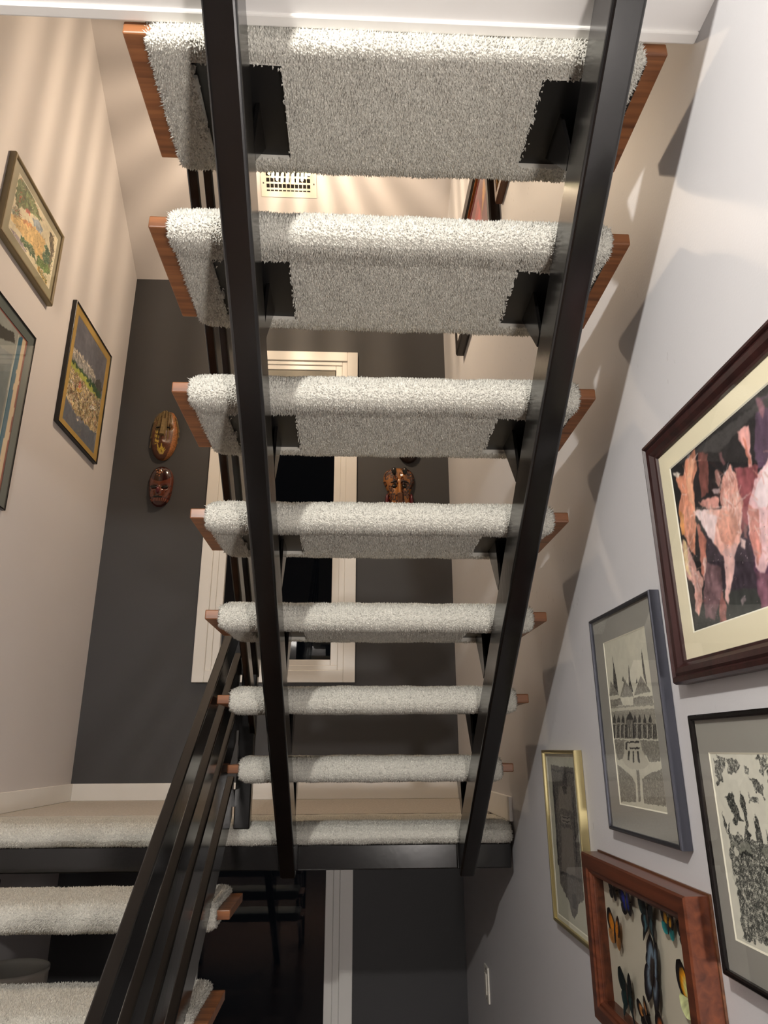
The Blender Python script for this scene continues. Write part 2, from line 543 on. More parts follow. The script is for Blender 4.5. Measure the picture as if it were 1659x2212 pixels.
def carpet_mesh(name, prof, xa, xb, cutouts=(), tuft=None, spacing=0.0034, tuft_h=0.0044, ds=0.006, seed=1, base=(194, 192, 184), tuft_r=0.0020, lump=0.0006, thick=0.017, end_round=0.008):
    """A carpet sheet of the given YZ profile (outward side on the left of travel), with real cut-pile tufts."""
    r = np.random.default_rng(seed)
    P = np.array(prof, float)
    seg = np.linalg.norm(np.diff(P, axis=0), axis=1)
    S = np.concatenate([[0], np.cumsum(seg)])
    total = S[-1]
    ns = max(8, int(total / ds))
    s = np.linspace(0, total, ns + 1)

    def at(sv):
        y = np.interp(sv, S, P[:, 0])
        z = np.interp(sv, S, P[:, 1])
        e = 0.004
        ty = np.interp(np.minimum(sv + e, total), S, P[:, 0]) - np.interp(np.maximum(sv - e, 0), S, P[:, 0])
        tz = np.interp(np.minimum(sv + e, total), S, P[:, 1]) - np.interp(np.maximum(sv - e, 0), S, P[:, 1])
        L = np.hypot(ty, tz) + 1e-9
        return y, z, tz / L, -ty / L

    def wob(x, sv):
        e = np.clip(1 - np.minimum(x - xa, xb - x) / 0.022, 0, 1)
        return lump * (np.sin(x * 37 + sv * 21) + np.sin(x * 71 - sv * 53 + 1.3) + np.sin(x * 17 + 2.0)) - (end_round * e * e)

    def inside(x, y, nz, jit):
        res = np.zeros(np.shape(x), bool)
        for (c0, c1, d0, d1) in cutouts:
            res |= (x > c0 + jit) & (x < c1 - jit) & (y > d0 + jit) & (y < d1 - jit * 0.4) & (nz < -0.6)
        return res

    nx = max(4, int((xb - xa) / 0.006))
    x = np.linspace(xa, xb, nx + 1)
    Xg, Sg = np.meshgrid(x, s, indexing='ij')
    yy, zz, ny, nz = at(Sg)
    w = wob(Xg, Sg)
    outer = np.stack([Xg, yy + ny * w, zz + nz * w], -1)
    inner = np.stack([Xg, yy - ny * thick, zz - nz * thick], -1)
    nv = outer.shape[0] * outer.shape[1]
    idx = np.arange(nv).reshape(outer.shape[:2])
    xc, sc_ = (Xg[:-1, :-1] + Xg[1:, 1:]) / 2, (Sg[:-1, :-1] + Sg[1:, 1:]) / 2
    yc, zc, nyc, nzc = at(sc_)
    keep = ~inside(xc, yc, nzc, r.normal(0, 0.0008, xc.shape))
    a, b, c, d = idx[:-1, :-1], idx[1:, :-1], idx[1:, 1:], idx[:-1, 1:]
    tris = [np.stack([a[keep], d[keep], c[keep]], -1), np.stack([a[keep], c[keep], b[keep]], -1)]
    walls = []
    # ends and cut-out rims
    for i, flip in ((0, 1), (nx, 0)):
        for j in range(ns):
            ii = min(i, nx - 1)
            if keep[ii, j]:
                walls.append((idx[i, j], idx[i, j + 1]))
    kx = keep[1:, :] != keep[:-1, :]
    for i, j in np.argwhere(kx):
        walls.append((idx[i + 1, j], idx[i + 1, j + 1]))
    ks = keep[:, 1:] != keep[:, :-1]
    for i, j in np.argwhere(ks):
        walls.append((idx[i, j + 1], idx[i + 1, j + 1]))
    W = np.array(walls)
    tris.append(np.stack([W[:, 0], W[:, 1], W[:, 1] + nv], -1))
    tris.append(np.stack([W[:, 0], W[:, 1] + nv, W[:, 0] + nv], -1))
    verts = [outer.reshape(-1, 3), inner.reshape(-1, 3)]
    bl = s2l_np(np.array(base, float))
    cols = [np.tile(bl, (2 * nv, 1))]
    # tufts
    for (s0, s1) in (tuft or [(0, total)]):
        n_s, n_x = int((s1 - s0) / spacing), int((xb - xa) / spacing)
        ts = s0 + (np.arange(n_s)[:, None] + r.random((n_s, n_x))) * spacing
        tx = xa + (np.arange(n_x)[None, :] + r.random((n_s, n_x))) * spacing
        ts, tx = ts.ravel(), tx.ravel()
        ty, tz, tny, tnz = at(ts)
        ok = ~inside(tx, ty, tnz, r.normal(0, 0.003, tx.shape))
        ts, tx, ty, tz, tny, tnz = [q[ok] for q in (ts, tx, ty, tz, tny, tnz)]
        n = len(tx)
        w = wob(tx, ts)
        p = np.stack([tx, ty + tny * w, tz + tnz * w], -1)
        nrm = np.stack([np.zeros(n), tny, tnz], -1)
        t1 = np.tile(np.array([1.0, 0, 0]), (n, 1))
        t2 = np.cross(nrm, t1)
        ang = r.random(n) * 2 * np.pi
        rad = tuft_r * (0.8 + 0.5 * r.random(n))
        hh = tuft_h * (0.65 + 0.7 * r.random(n))
        lean = r.normal(0, 0.32, (n, 2)) * tuft_h
        edge = (np.maximum(0, 0.006 - (tx - xa)) * -1 + np.maximum(0, 0.006 - (xb - tx))) / 0.006
        apex = p + nrm * hh[:, None] + t1 * (lean[:, 0] + edge * 0.006)[:, None] + t2 * lean[:, 1][:, None]
        vv = [apex]
        for q in range(3):
            a_ = ang + q * 2 * np.pi / 3
            vv.append(p + (t1 * np.cos(a_)[:, None] + t2 * np.sin(a_)[:, None]) * rad[:, None])
        off = sum(len(q) for q in verts)
        i0 = np.arange(n) + off
        verts += vv
        k = [i0 + n * q for q in range(4)]
        for q in range(3):
            tris.append(np.stack([k[0], k[1 + q], k[1 + (q + 1) % 3]], -1))
        br = np.clip(1 + r.normal(0, 0.13, n) + 0.07 * np.sin(tx * 310 + 5 * np.sin(ts * 90)) * np.sin(ts * 280 + 4 * np.sin(tx * 70)), 0.6, 1.35)[:, None]
        cc = np.clip(bl * br * 1.05, 0, 0.9)
        cols += [cc] * 4
    # pile showing on the two cut ends
    for xe, sg in ((xa, -1.0), (xb, 1.0)):
        n = int(total * thick / (spacing * spacing) * 1.1)
        ts, dep = r.random(n) * total, r.random(n) * thick
        ty, tz, tny, tnz = at(ts)
        dep = end_round + (thick - end_round) * dep / thick
        p = np.stack([np.full(n, xe), ty - tny * dep, tz - tnz * dep], -1)
        ang = r.random(n) * 2 * np.pi
        apex = p + np.stack([sg * tuft_h * (0.6 + 0.9 * r.random(n)), r.normal(0, 0.0016, n), r.normal(0, 0.0016, n)], -1)
        vv = [apex] + [p + np.stack([np.zeros(n), np.cos(ang + q * 2.094) * tuft_r, np.sin(ang + q * 2.094) * tuft_r], -1) for q in range(3)]
        off = sum(len(q) for q in verts)
        verts += vv
        k = [np.arange(n) + off + n * q for q in range(4)]
        for q in range(3):
            tris.append(np.stack([k[0], k[1 + q], k[1 + (q + 1) % 3]], -1))
        cc = np.clip(bl * np.clip(1 + r.normal(0, 0.13, n), 0.6, 1.35)[:, None] * 1.05, 0, 0.9)
        cols += [cc] * 4
    return mesh_np(name, np.concatenate(verts), 3, np.concatenate(tris).ravel(), np.concatenate(cols))


lp = [(0.36, 0.0), (0.06, 0.003), (0.02, 0.003), (-0.008, -0.006), (-0.026, -0.022), (-0.029, -0.040), (-0.018, -0.054), (0.0, -0.060)]
cm = carpet_mesh('carpet_edge', lp, XW_L + 0.004, 0.458, end_round=0.003, tuft=[(0.12, 0.50)], seed=3)
link('carpet_edge', cm, landing, M['carpet'])
box('carpet', XW_L + 0.001, XW_R - 0.012, 0.34, YW - 0.001, -0.014, 0.002, M['carpet_flat'], landing)

tag(box('baseboard_back', XW_L + 0.012, XW_R - 0.012, YW - 0.012, YW, 0.002, 0.078, M['white'], bevel=0.002), kind='structure')
tag(box('baseboard_left', XW_L, XW_L + 0.012, 0.0, YW, 0.002, 0.078, M['white'], bevel=0.002), kind='structure')
tag(box('baseboard_right', XW_R - 0.012, XW_R, -0.005, YW, 0.002, 0.078, M['white'], bevel=0.002), kind='structure')

# ------------------------------------------------------------------ upper flight
stair = thing('staircase', (0.0, -0.03, -0.14), 'open riser staircase with carpeted wooden treads on two black steel stringers', 'staircase')
OFF_T, OFF_B = -0.043, -0.165


def stringer(name, x0, x1, ya, yb, off_t, off_b, sgn, parent):
    f = lambda y, o: -sgn * SL * y + o
    return prism_x(name, [(ya, f(ya, off_b)), (ya, f(ya, off_t)), (yb, f(yb, off_t)), (yb, f(yb, off_b))], x0, x1, M['black'], parent, bevel=0.006, seg=3)


for xs in ((-0.281, -0.231), (0.285, 0.335)):
    stringer('stringer', xs[0], xs[1], -0.010, -1.96, OFF_T, OFF_B, 1, stair)
    box('end_plate', xs[0] - 0.006, xs[1] + 0.006, -0.016, -0.009, -0.133, -0.045, M['black'], stair, bevel=0.002)

CUT = [(-0.328, -0.186, 0.060, 0.246), (0.236, 0.378, 0.064, 0.246)]


def tread_profile(y_near):
    n = y_near
    return [(0.262, 0.021), (n + 0.03, 0.021), (n + 0.008, 0.018), (n - 0.008, 0.008), (n - 0.016, -0.008), (n - 0.016, -0.026), (n - 0.010, -0.038), (n + 0.002, -0.046), (n + 0.018, -0.048), (n + 0.04, -0.044), (n + 0.06, -0.039),
            (0.262, -0.038), (0.282, -0.033), (0.291, -0.018), (0.291, 0.0), (0.280, 0.015), (0.262, 0.019)]


def plen(pr):
    return float(sum(math.dist(a, b) for a, b in zip(pr, pr[1:])))


pr_a = tread_profile(0.0)
carpet_a = carpet_mesh('tread_carpet', pr_a, -0.390, 0.390, CUT, tuft=[(0.19, plen(pr_a) - 0.01)], seed=11)
pr_b = [(0.262, 0.019), (0.03, 0.019), (0.0230, 0.012), (0.0230, -0.026), (0.028, -0.036), (0.036, -0.040)] + tread_profile(0.0)[11:]
carpet_b = carpet_mesh('top_tread_carpet', pr_b, -0.392, 0.392, CUT, tuft=[(0.235, plen(pr_b) - 0.01)], seed=12)


def board_mesh(name, x0, x1, y0, y1, t=0.024):
    bm = bmesh.new()
    bm_box(bm, x0, x1, y0, y1, -t, 0.0, 0.0025, 2)
    me = bpy.data.meshes.new(name)
    bm.normal_update()
    bm.to_mesh(me)
    bm.free()
    me.materials.append(M['tread_wood'])
    return me


board_a = board_mesh('tread_board', -0.428, 0.428, 0.0, 0.268)
board_b = board_mesh('top_tread_board', -0.428, 0.428, 0.0270, 0.268)


def plate_mesh():
    bm = bmesh.new()
    bm_box(bm, -0.085, 0.085, 0.045, 0.256, -0.029, -0.0242, 0.001)
    me = bpy.data.meshes.new('mounting_plate')
    bm.to_mesh(me)
    bm.free()
    me.materials.append(M['black_plate'])
    return me


def bracket_mesh():
    """Hollow wedge that carries the plate on the sloping stringer: two cheeks and a sloping web."""
    bm = bmesh.new()
    zl = lambda y: -SL * y + OFF_T - 0.002

    def prism(yz, x0, x1):
        a = [bm.verts.new((x0, y, z)) for y, z in yz]
        b = [bm.verts.new((x1, y, z)) for y, z in yz]
        bm.faces.new(a)
        bm.faces.new(list(reversed(b)))
        for i in range(len(yz)):
            j = (i + 1) % len(yz)
            bm.faces.new((a[j], a[i], b[i], b[j]))
    ya, yc = 0.234, 0.138
    tri = [(ya, -0.0288), (yc, -0.0288), (yc - 0.02, zl(yc - 0.02)), (yc + 0.002, zl(yc + 0.002))]
    prism(tri, -0.025, -0.019)
    prism(tri, 0.019, 0.025)
    prism([(ya, -0.0288), (ya - 0.007, -0.0288), (yc - 0.004, zl(yc - 0.004)), (yc + 0.002, zl(yc + 0.002))], -0.019, 0.019)
    bmesh.ops.recalc_face_normals(bm, faces=bm.faces)
    me = bpy.data.meshes.new('bracket')
    bm.to_mesh(me)
    bm.free()
    me.materials.append(M['black'])
    return me


plate_me, bracket_me = plate_mesh(), bracket_mesh()
# small sag / twist of each fitted tread (roll in radians, lift in metres), lowest first
TW = {1: (0.0, 0.0), 2: (-0.002, 0.0), 3: (0.002, 0.001), 4: (0.0, -0.0005), 5: (-0.002, -0.001), 6: (0.010, 0.001), 7: (0.0, 0.0)}
for k in range(1, 8):
    loc = (0.0, -k * RUN, k * H)
    t = link('tread', board_b if k == 7 else board_a, stair, None, loc)
    kids = [link('carpet', carpet_b if k == 7 else carpet_a, t, M['carpet'], loc)]
    for xc in (-0.256, 0.310):
        kids.append(link('mounting_plate', plate_me, t, None, (loc[0] + xc + (0.003 if xc > 0 else -0.001), loc[1], loc[2])))
        kids.append(link('bracket', bracket_me, t, None, (loc[0] + xc, loc[1], loc[2])))
    t.rotation_euler[1] = TW[k][0]
    t.location[2] += TW[k][1]

# ------------------------------------------------------------------ railings
def rail(name, x0, x1, ya, yb, top, bot, sgn, parent):
    f = lambda y, o: -sgn * SL * y + o
    return prism_x(name, [(ya, f(ya, bot)), (ya, f(ya, top)), (yb, f(yb, top)), (yb, f(yb, bot))], x0, x1, M['black'], parent, bevel=0.003, seg=2)


post = tag(thing('stair_railing', (-0.407, -0.01, 0.0), 'black flat bar railing beside the carpeted upper flight, with a square newel post', 'railing'), None)
box('newel_post', -0.434, -0.382, -0.022, 0.020, -0.012, 1.00, M['black'], post, bevel=0.004, seg=2)
for o in (0.262, 0.452, 0.642, 0.832):
    rail('rail', -0.3990, -0.3770, -0.010, -1.69, o + 0.068, o, 1, post)
box('end_post', -0.428, -0.3765, -1.70, -1.672, 1.486, 2.05, M['black'], post, bevel=0.003)

post2 = thing('stair_railing', (-0.45, -0.9, FLOOR_Z), 'black flat bar railing with a wide handrail sloping down the lower flight', 'railing')
for t_, b_, w in ((0.751, 0.655, 0.0135), (0.561, 0.464, 0.0122), (0.386, 0.272, 0.0110), (0.166, 0.042, 0.0122)):
    rail('handrail' if t_ > 0.7 else 'rail', -0.45 - w, -0.45 + w, -0.025, -1.86, t_, b_, -1, post2)
box('end_post', -0.475, -0.425, -1.90, -1.855, FLOOR_Z, -0.62, M['black'], post2, bevel=0.004)
for o in (0.71, 0.52, 0.34, 0.11):
    z0 = SL * -0.03 + o
    box('rail_tab', -0.4385, -0.4275, -0.06, -0.018, z0 - 0.03, z0 + 0.02, M['black'], post2)

# ------------------------------------------------------------------ lower flight
low = thing('staircase', (-0.87, -1.0, FLOOR_Z), 'lower carpeted flight climbing to the landing behind the sloping handrail', 'staircase')
LX0, LX1 = -1.350, -0.386
board_c = board_mesh('lower_tread_board', LX0, LX1, 0.0, 0.242)
pr_c = [(0.248, 0.019), (0.03, 0.019), (0.008, 0.016), (-0.008, 0.006), (-0.016, -0.010), (-0.016, -0.026), (-0.009, -0.042), (0.006, -0.050), (0.03, -0.050), (0.235, -0.038), (0.252, -0.030), (0.258, -0.012), (0.256, 0.006), (0.248, 0.019)]
carpet_c = carpet_mesh('lower_tread_carpet', pr_c, -1.312, -0.424, (), tuft=[(0.0, 0.34), (plen(pr_c) - 0.05, plen(pr_c))], seed=21)
for j in range(5):
    loc = (0.0, -0.300 - j * RUN, -(j + 1) * H)
    t = link('tread', board_c, low, None, loc)
    link('carpet', carpet_c, t, M['carpet'], loc)
for xs in ((-1.20, -1.15), (-0.62, -0.57)):
    stringer('stringer', xs[0], xs[1], 0.03, -1.35, -0.172, -0.285, -1, low)
    for j in range(5):
        y0, z0 = -0.300 - j * RUN, -(j + 1) * H
        prism_x('bracket', [(y0 + 0.20, z0 - 0.0245), (y0 + 0.02, z0 - 0.0245), (y0 + 0.05, SL * (y0 + 0.05) - 0.175), (y0 + 0.10, SL * (y0 + 0.10) - 0.175)], xs[0] + 0.002, xs[1] - 0.002, M['black'], low)
ART_CRYSTAL=[((84,66,84),0.25,[(0.678,0.973),(0.863,0.901),(0.782,0.553),(0.614,0.649),(0.613,0.736)]),
((58,50,58),0.3,[(0.209,0.538),(0.726,0.31),(0.655,-0.002),(0.132,0.202)]),
((60,62,60),0.15,[(0.067,0.222),(0.667,0.053),(0.623,-0.14),(0.001,0.005)]),
((66,64,64),0.1,[(-0.013,1.003),(0.869,0.929),(0.85,0.845),(0.664,0.912),(0.401,0.865),(0.259,0.942)]),
((120,76,70),0.25,[(0.248,0.959),(0.317,0.897),(0.278,0.696),(0.218,0.698),(0.235,0.867)]),
((138,80,84),0.25,[(0.478,0.727),(0.617,0.664),(0.589,0.452),(0.447,0.39),(0.481,0.636)]),
((90,60,80),0.25,[(0.496,0.411),(0.618,0.317),(0.718,0.275),(0.655,-0.002),(0.485,0.086)]),
((206,142,116),0.22,[(0.233,0.984),(0.222,0.874),(0.17,0.802),(0.159,0.629),(0.103,0.41),(0.075,0.449),(0.049,0.529),(0.016,0.624),(0.023,0.724),(0.065,0.806),(0.042,0.881),(0.042,0.918),(0.109,0.897),(0.135,0.965)]),
((224,170,140),0.15,[(0.191,0.963),(0.214,0.919),(0.167,0.824),(0.15,0.663),(0.123,0.726),(0.117,0.831),(0.151,0.915)]),
((205,195,185),0.2,[(0.019,0.958),(0.052,0.945),(0.09,0.918),(0.063,0.902),(0.035,0.922)]),
((215,150,90),0.2,[(0.027,0.722),(0.052,0.679),(0.044,0.561),(0.022,0.56),(0.017,0.623)]),
((205,160,150),0.25,[(0.011,0.534),(0.056,0.496),(0.095,0.345),(0.135,0.275),(0.101,0.155),(0.055,0.075),(0.043,0.116),(0.058,0.243),(0.015,0.315),(-0.004,0.4)]),
((220,195,150),0.2,[(0.02,0.541),(0.051,0.508),(0.038,0.385),(0.043,0.306),(0.014,0.344),(0.005,0.437)]),
((178,116,100),0.25,[(0.162,0.578),(0.206,0.464),(0.179,0.334),(0.142,0.254),(0.133,0.294),(0.145,0.47),(0.147,0.575)]),
((215,180,172),0.2,[(0.162,0.378),(0.184,0.37),(0.154,0.269),(0.138,0.255)]),
((205,150,140),0.2,[(0.186,0.684),(0.267,0.673),(0.343,0.639),(0.337,0.582),(0.253,0.615)]),
((150,112,106),0.2,[(0.344,0.785),(0.369,0.78),(0.382,0.726),(0.356,0.693),(0.339,0.731)]),
((172,152,152),0.2,[(0.307,0.705),(0.357,0.674),(0.346,0.652),(0.313,0.674)]),
((100,72,74),0.2,[(0.392,0.871),(0.41,0.85),(0.426,0.785),(0.411,0.774),(0.399,0.81)]),
((212,158,146),0.2,[(0.451,0.761),(0.481,0.689),(0.479,0.628),(0.486,0.562),(0.431,0.519),(0.357,0.563),(0.352,0.649),(0.378,0.709)]),
((222,172,160),0.2,[(0.479,0.628),(0.493,0.542),(0.447,0.39),(0.384,0.312),(0.335,0.174),(0.285,0.086),(0.274,0.115),(0.303,0.219),(0.305,0.333),(0.274,0.39),(0.252,0.436),(0.222,0.476),(0.173,0.593),(0.149,0.658),(0.229,0.627),(0.335,0.574),(0.398,0.58)]),
((214,156,138),0.2,[(0.333,0.566),(0.433,0.527),(0.435,0.412),(0.369,0.352),(0.31,0.412),(0.295,0.51)]),
((236,212,212),0.12,[(0.149,0.658),(0.253,0.613),(0.302,0.543),(0.26,0.414),(0.222,0.476),(0.173,0.593)]),
((228,186,180),0.15,[(0.31,0.358),(0.412,0.361),(0.347,0.204),(0.285,0.086),(0.274,0.115),(0.301,0.22)]),
((220,164,158),0.2,[(0.534,0.893),(0.604,0.882),(0.602,0.83),(0.593,0.765),(0.58,0.677),(0.564,0.686),(0.563,0.775),(0.536,0.828)]),
((205,130,110),0.15,[(0.559,0.858),(0.576,0.811),(0.577,0.696),(0.566,0.694),(0.563,0.775)]),
((226,188,192),0.2,[(0.724,0.738),(0.676,0.655),(0.594,0.609),(0.536,0.538),(0.5,0.452),(0.496,0.319),(0.501,0.202),(0.54,0.152),(0.562,0.18),(0.616,0.27),(0.702,0.32),(0.782,0.553),(0.783,0.672)]),
((240,222,226),0.1,[(0.72,0.72),(0.683,0.643),(0.6,0.589),(0.555,0.528),(0.589,0.452),(0.66,0.459),(0.726,0.544)]),
((206,142,132),0.2,[(0.521,0.519),(0.571,0.461),(0.551,0.264),(0.512,0.206),(0.493,0.328)]),
((218,192,188),0.2,[(0.433,0.379),(0.465,0.348),(0.451,0.312),(0.429,0.337)]),
((130,96,96),0.3,[(0.472,0.452),(0.489,0.406),(0.482,0.35),(0.464,0.366)]),
((112,88,92),0.3,[(0.18,0.352),(0.28,0.28),(0.266,0.161),(0.173,0.032),(0.113,0.056),(0.108,0.154)]),
((150,104,98),0.3,[(0.254,0.165),(0.272,0.107),(0.259,-0.001),(0.204,-0.001),(0.227,0.102)]),
((126,88,102),0.3,[(0.498,0.187),(0.578,0.143),(0.56,0.025),(0.519,-0.026),(0.485,-0.001),(0.486,0.094)]),
((120,110,112),0.3,[(0.365,0.08),(0.397,0.096),(0.407,0.069),(0.381,0.051)]),
((140,100,110),0.3,[(0.678,0.973),(0.706,0.961),(0.708,0.881),(0.688,0.86),(0.68,0.918)])]
ART_PALACE=[((52,50,48),0.5,[(0.184,0.908),(0.185,0.82),(0.13,0.698),(0.237,0.645),(0.24,0.738)]),
((52,50,48),0.5,[(0.553,0.816),(0.51,0.706),(0.501,0.64),(0.587,0.65),(0.559,0.718)]),
((52,50,48),0.5,[(0.87,0.888),(0.842,0.786),(0.85,0.714),(0.897,0.672),(0.887,0.754)]),
((52,50,48),0.5,[(0.397,0.759),(0.364,0.726),(0.412,0.724)]),
((52,50,48),0.5,[(0.7,0.731),(0.663,0.693),(0.708,0.694)]),
((120,117,108),0.55,[(0.079,0.748),(0.009,0.653),(0.25,0.653)]),
((120,117,108),0.55,[(0.425,0.738),(0.279,0.634),(0.587,0.625),(0.548,0.66)]),
((120,117,108),0.55,[(0.783,0.733),(0.601,0.631),(0.957,0.633)]),
((120,117,108),0.55,[(0.017,0.631),(0.276,0.627),(0.312,0.587),(0.014,0.587)]),
((120,117,108),0.55,[(0.579,0.62),(0.976,0.608),(0.974,0.572),(0.56,0.577)]),
((140,137,126),0.5,[(0.014,0.587),(0.987,0.571),(0.97,0.378),(0.011,0.394)]),
((190,187,170),0.3,[(0.019,0.576),(0.983,0.558),(0.981,0.542),(0.024,0.557)]),
((60,58,55),0.5,[(0.022,0.476),(0.979,0.461),(0.972,0.382),(0.012,0.395)]),
((52,50,48),0.3,[(0.023,0.487),(0.034,0.51),(0.082,0.538),(0.105,0.508),(0.098,0.486)]),
((52,50,48),0.3,[(0.13,0.485),(0.14,0.507),(0.187,0.534),(0.209,0.506),(0.203,0.483)]),
((52,50,48),0.3,[(0.24,0.482),(0.25,0.504),(0.296,0.531),(0.317,0.503),(0.31,0.481)]),
((52,50,48),0.3,[(0.52,0.476),(0.529,0.497),(0.572,0.522),(0.591,0.495),(0.584,0.474)]),
((52,50,48),0.3,[(0.617,0.473),(0.627,0.494),(0.668,0.519),(0.686,0.493),(0.679,0.472)]),
((52,50,48),0.3,[(0.725,0.471),(0.734,0.491),(0.774,0.516),(0.792,0.49),(0.785,0.469)]),
((52,50,48),0.3,[(0.836,0.468),(0.845,0.488),(0.884,0.512),(0.901,0.487),(0.894,0.467)]),
((52,50,48),0.2,[(0.32,0.396),(0.369,0.505),(0.468,0.546),(0.525,0.501),(0.511,0.394)]),
((190,187,170),0.2,[(0.35,0.395),(0.395,0.497),(0.41,0.496),(0.368,0.395)]),
((190,187,170),0.2,[(0.394,0.395),(0.439,0.496),(0.454,0.495),(0.411,0.395)]),
((190,187,170),0.2,[(0.437,0.394),(0.482,0.494),(0.497,0.494),(0.455,0.394)]),
((190,187,170),0.2,[(0.051,0.395),(0.083,0.474),(0.106,0.474),(0.074,0.394)]),
((190,187,170),0.2,[(0.156,0.394),(0.188,0.472),(0.21,0.472),(0.178,0.393)]),
((190,187,170),0.2,[(0.255,0.393),(0.287,0.47),(0.308,0.469),(0.276,0.392)]),
((190,187,170),0.2,[(0.546,0.39),(0.577,0.464),(0.596,0.463),(0.566,0.389)]),
((190,187,170),0.2,[(0.656,0.389),(0.685,0.461),(0.704,0.461),(0.674,0.388)]),
((190,187,170),0.2,[(0.761,0.388),(0.791,0.459),(0.809,0.458),(0.779,0.387)]),
((190,187,170),0.2,[(0.863,0.386),(0.892,0.457),(0.91,0.456),(0.881,0.386)]),
((120,117,108),0.6,[(0.015,0.387),(0.987,0.371),(0.975,0.265),(0.763,0.259),(0.702,0.296),(0.05,0.263),(0.025,0.315)]),
((120,117,108),0.6,[(0.032,0.236),(0.344,0.173),(0.411,0.133),(0.38,0.032),(0.02,0.019)]),
((120,117,108),0.6,[(0.563,0.165),(0.734,0.196),(0.981,0.227),(0.981,0.038),(0.544,0.033)]),
((120,117,108),0.5,[(0.46,0.211),(0.524,0.212),(0.485,0.04),(0.43,0.038)]),
((190,187,170),0.15,[(0.255,0.373),(0.44,0.387),(0.617,0.375),(0.634,0.323),(0.745,0.249),(0.641,0.221),(0.474,0.211),(0.278,0.222),(0.159,0.26),(0.23,0.316)]),
((52,50,48),0.3,[(0.281,0.363),(0.325,0.359),(0.3,0.323),(0.261,0.33)]),
((52,50,48),0.3,[(0.359,0.337),(0.6,0.338),(0.559,0.327),(0.369,0.327)]),
((52,50,48),0.3,[(0.32,0.316),(0.364,0.316),(0.324,0.258),(0.286,0.265)]),
((52,50,48),0.3,[(0.422,0.316),(0.451,0.316),(0.437,0.252),(0.402,0.252)]),
((52,50,48),0.3,[(0.521,0.316),(0.555,0.316),(0.562,0.254),(0.515,0.253)]),
((52,50,48),0.3,[(0.285,0.37),(0.602,0.373),(0.584,0.363),(0.305,0.361)])]
ART_FOREST=[((70,72,68),0.9,[(0.031,0.967),(0.163,0.973),(0.161,0.919),(0.124,0.89),(0.112,0.825),(0.045,0.815)]),
((70,72,68),0.9,[(0.188,0.962),(0.271,0.97),(0.31,0.923),(0.267,0.887),(0.167,0.891)]),
((70,72,68),0.9,[(0.361,0.924),(0.386,0.905),(0.37,0.871),(0.338,0.89)]),
((70,72,68),0.9,[(0.475,0.979),(0.573,0.993),(0.553,0.929),(0.515,0.876),(0.495,0.927)]),
((70,72,68),0.9,[(0.368,0.864),(0.484,0.849),(0.486,0.76),(0.45,0.777),(0.408,0.833)]),
((70,72,68),0.9,[(0.333,0.789),(0.412,0.768),(0.437,0.731),(0.37,0.745)]),
((70,72,68),0.9,[(0.553,0.929),(0.602,0.943),(0.572,0.841),(0.545,0.846)]),
((70,72,68),0.9,[(0.515,0.762),(0.564,0.778),(0.545,0.714),(0.519,0.737)]),
((42,44,42),0.6,[(0.177,0.808),(0.2,0.754),(0.228,0.715),(0.227,0.688),(0.248,0.63),(0.16,0.618),(0.156,0.696),(0.132,0.728),(0.1,0.761),(0.161,0.779)]),
((42,44,42),0.6,[(0.279,0.82),(0.284,0.773),(0.305,0.694),(0.311,0.629),(0.293,0.531),(0.244,0.531),(0.269,0.658),(0.257,0.704)]),
((42,44,42),0.6,[(0.373,0.678),(0.399,0.645),(0.422,0.603),(0.416,0.546),(0.343,0.537)]),
((42,44,42),0.6,[(0.451,0.625),(0.477,0.596),(0.484,0.548),(0.434,0.53)]),
((42,44,42),0.6,[(0.055,0.681),(0.082,0.607),(0.073,0.551),(0.05,0.569)]),
((42,44,42),0.6,[(0.114,0.62),(0.119,0.57),(0.076,0.537)]),
((64,66,62),0.95,[(0.07,0.564),(0.498,0.556),(0.347,0.051),(0.082,0.029)]),
((120,122,112),0.3,[(0.189,0.518),(0.279,0.522),(0.288,0.491),(0.165,0.478)]),
((120,122,112),0.3,[(0.409,0.52),(0.49,0.531),(0.481,0.499),(0.381,0.485)]),
((120,122,112),0.3,[(0.109,0.514),(0.176,0.516),(0.165,0.501),(0.09,0.495)]),
((30,32,30),0.3,[(0.165,0.478),(0.287,0.49),(0.286,0.466),(0.171,0.456)]),
((30,32,30),0.3,[(0.411,0.453),(0.439,0.451),(0.435,0.348),(0.414,0.35)]),
((200,200,185),0.5,[(0.108,0.487),(0.156,0.494),(0.146,0.459),(0.112,0.454)]),
((200,200,185),0.5,[(0.068,0.351),(0.118,0.343),(0.075,0.31)])]
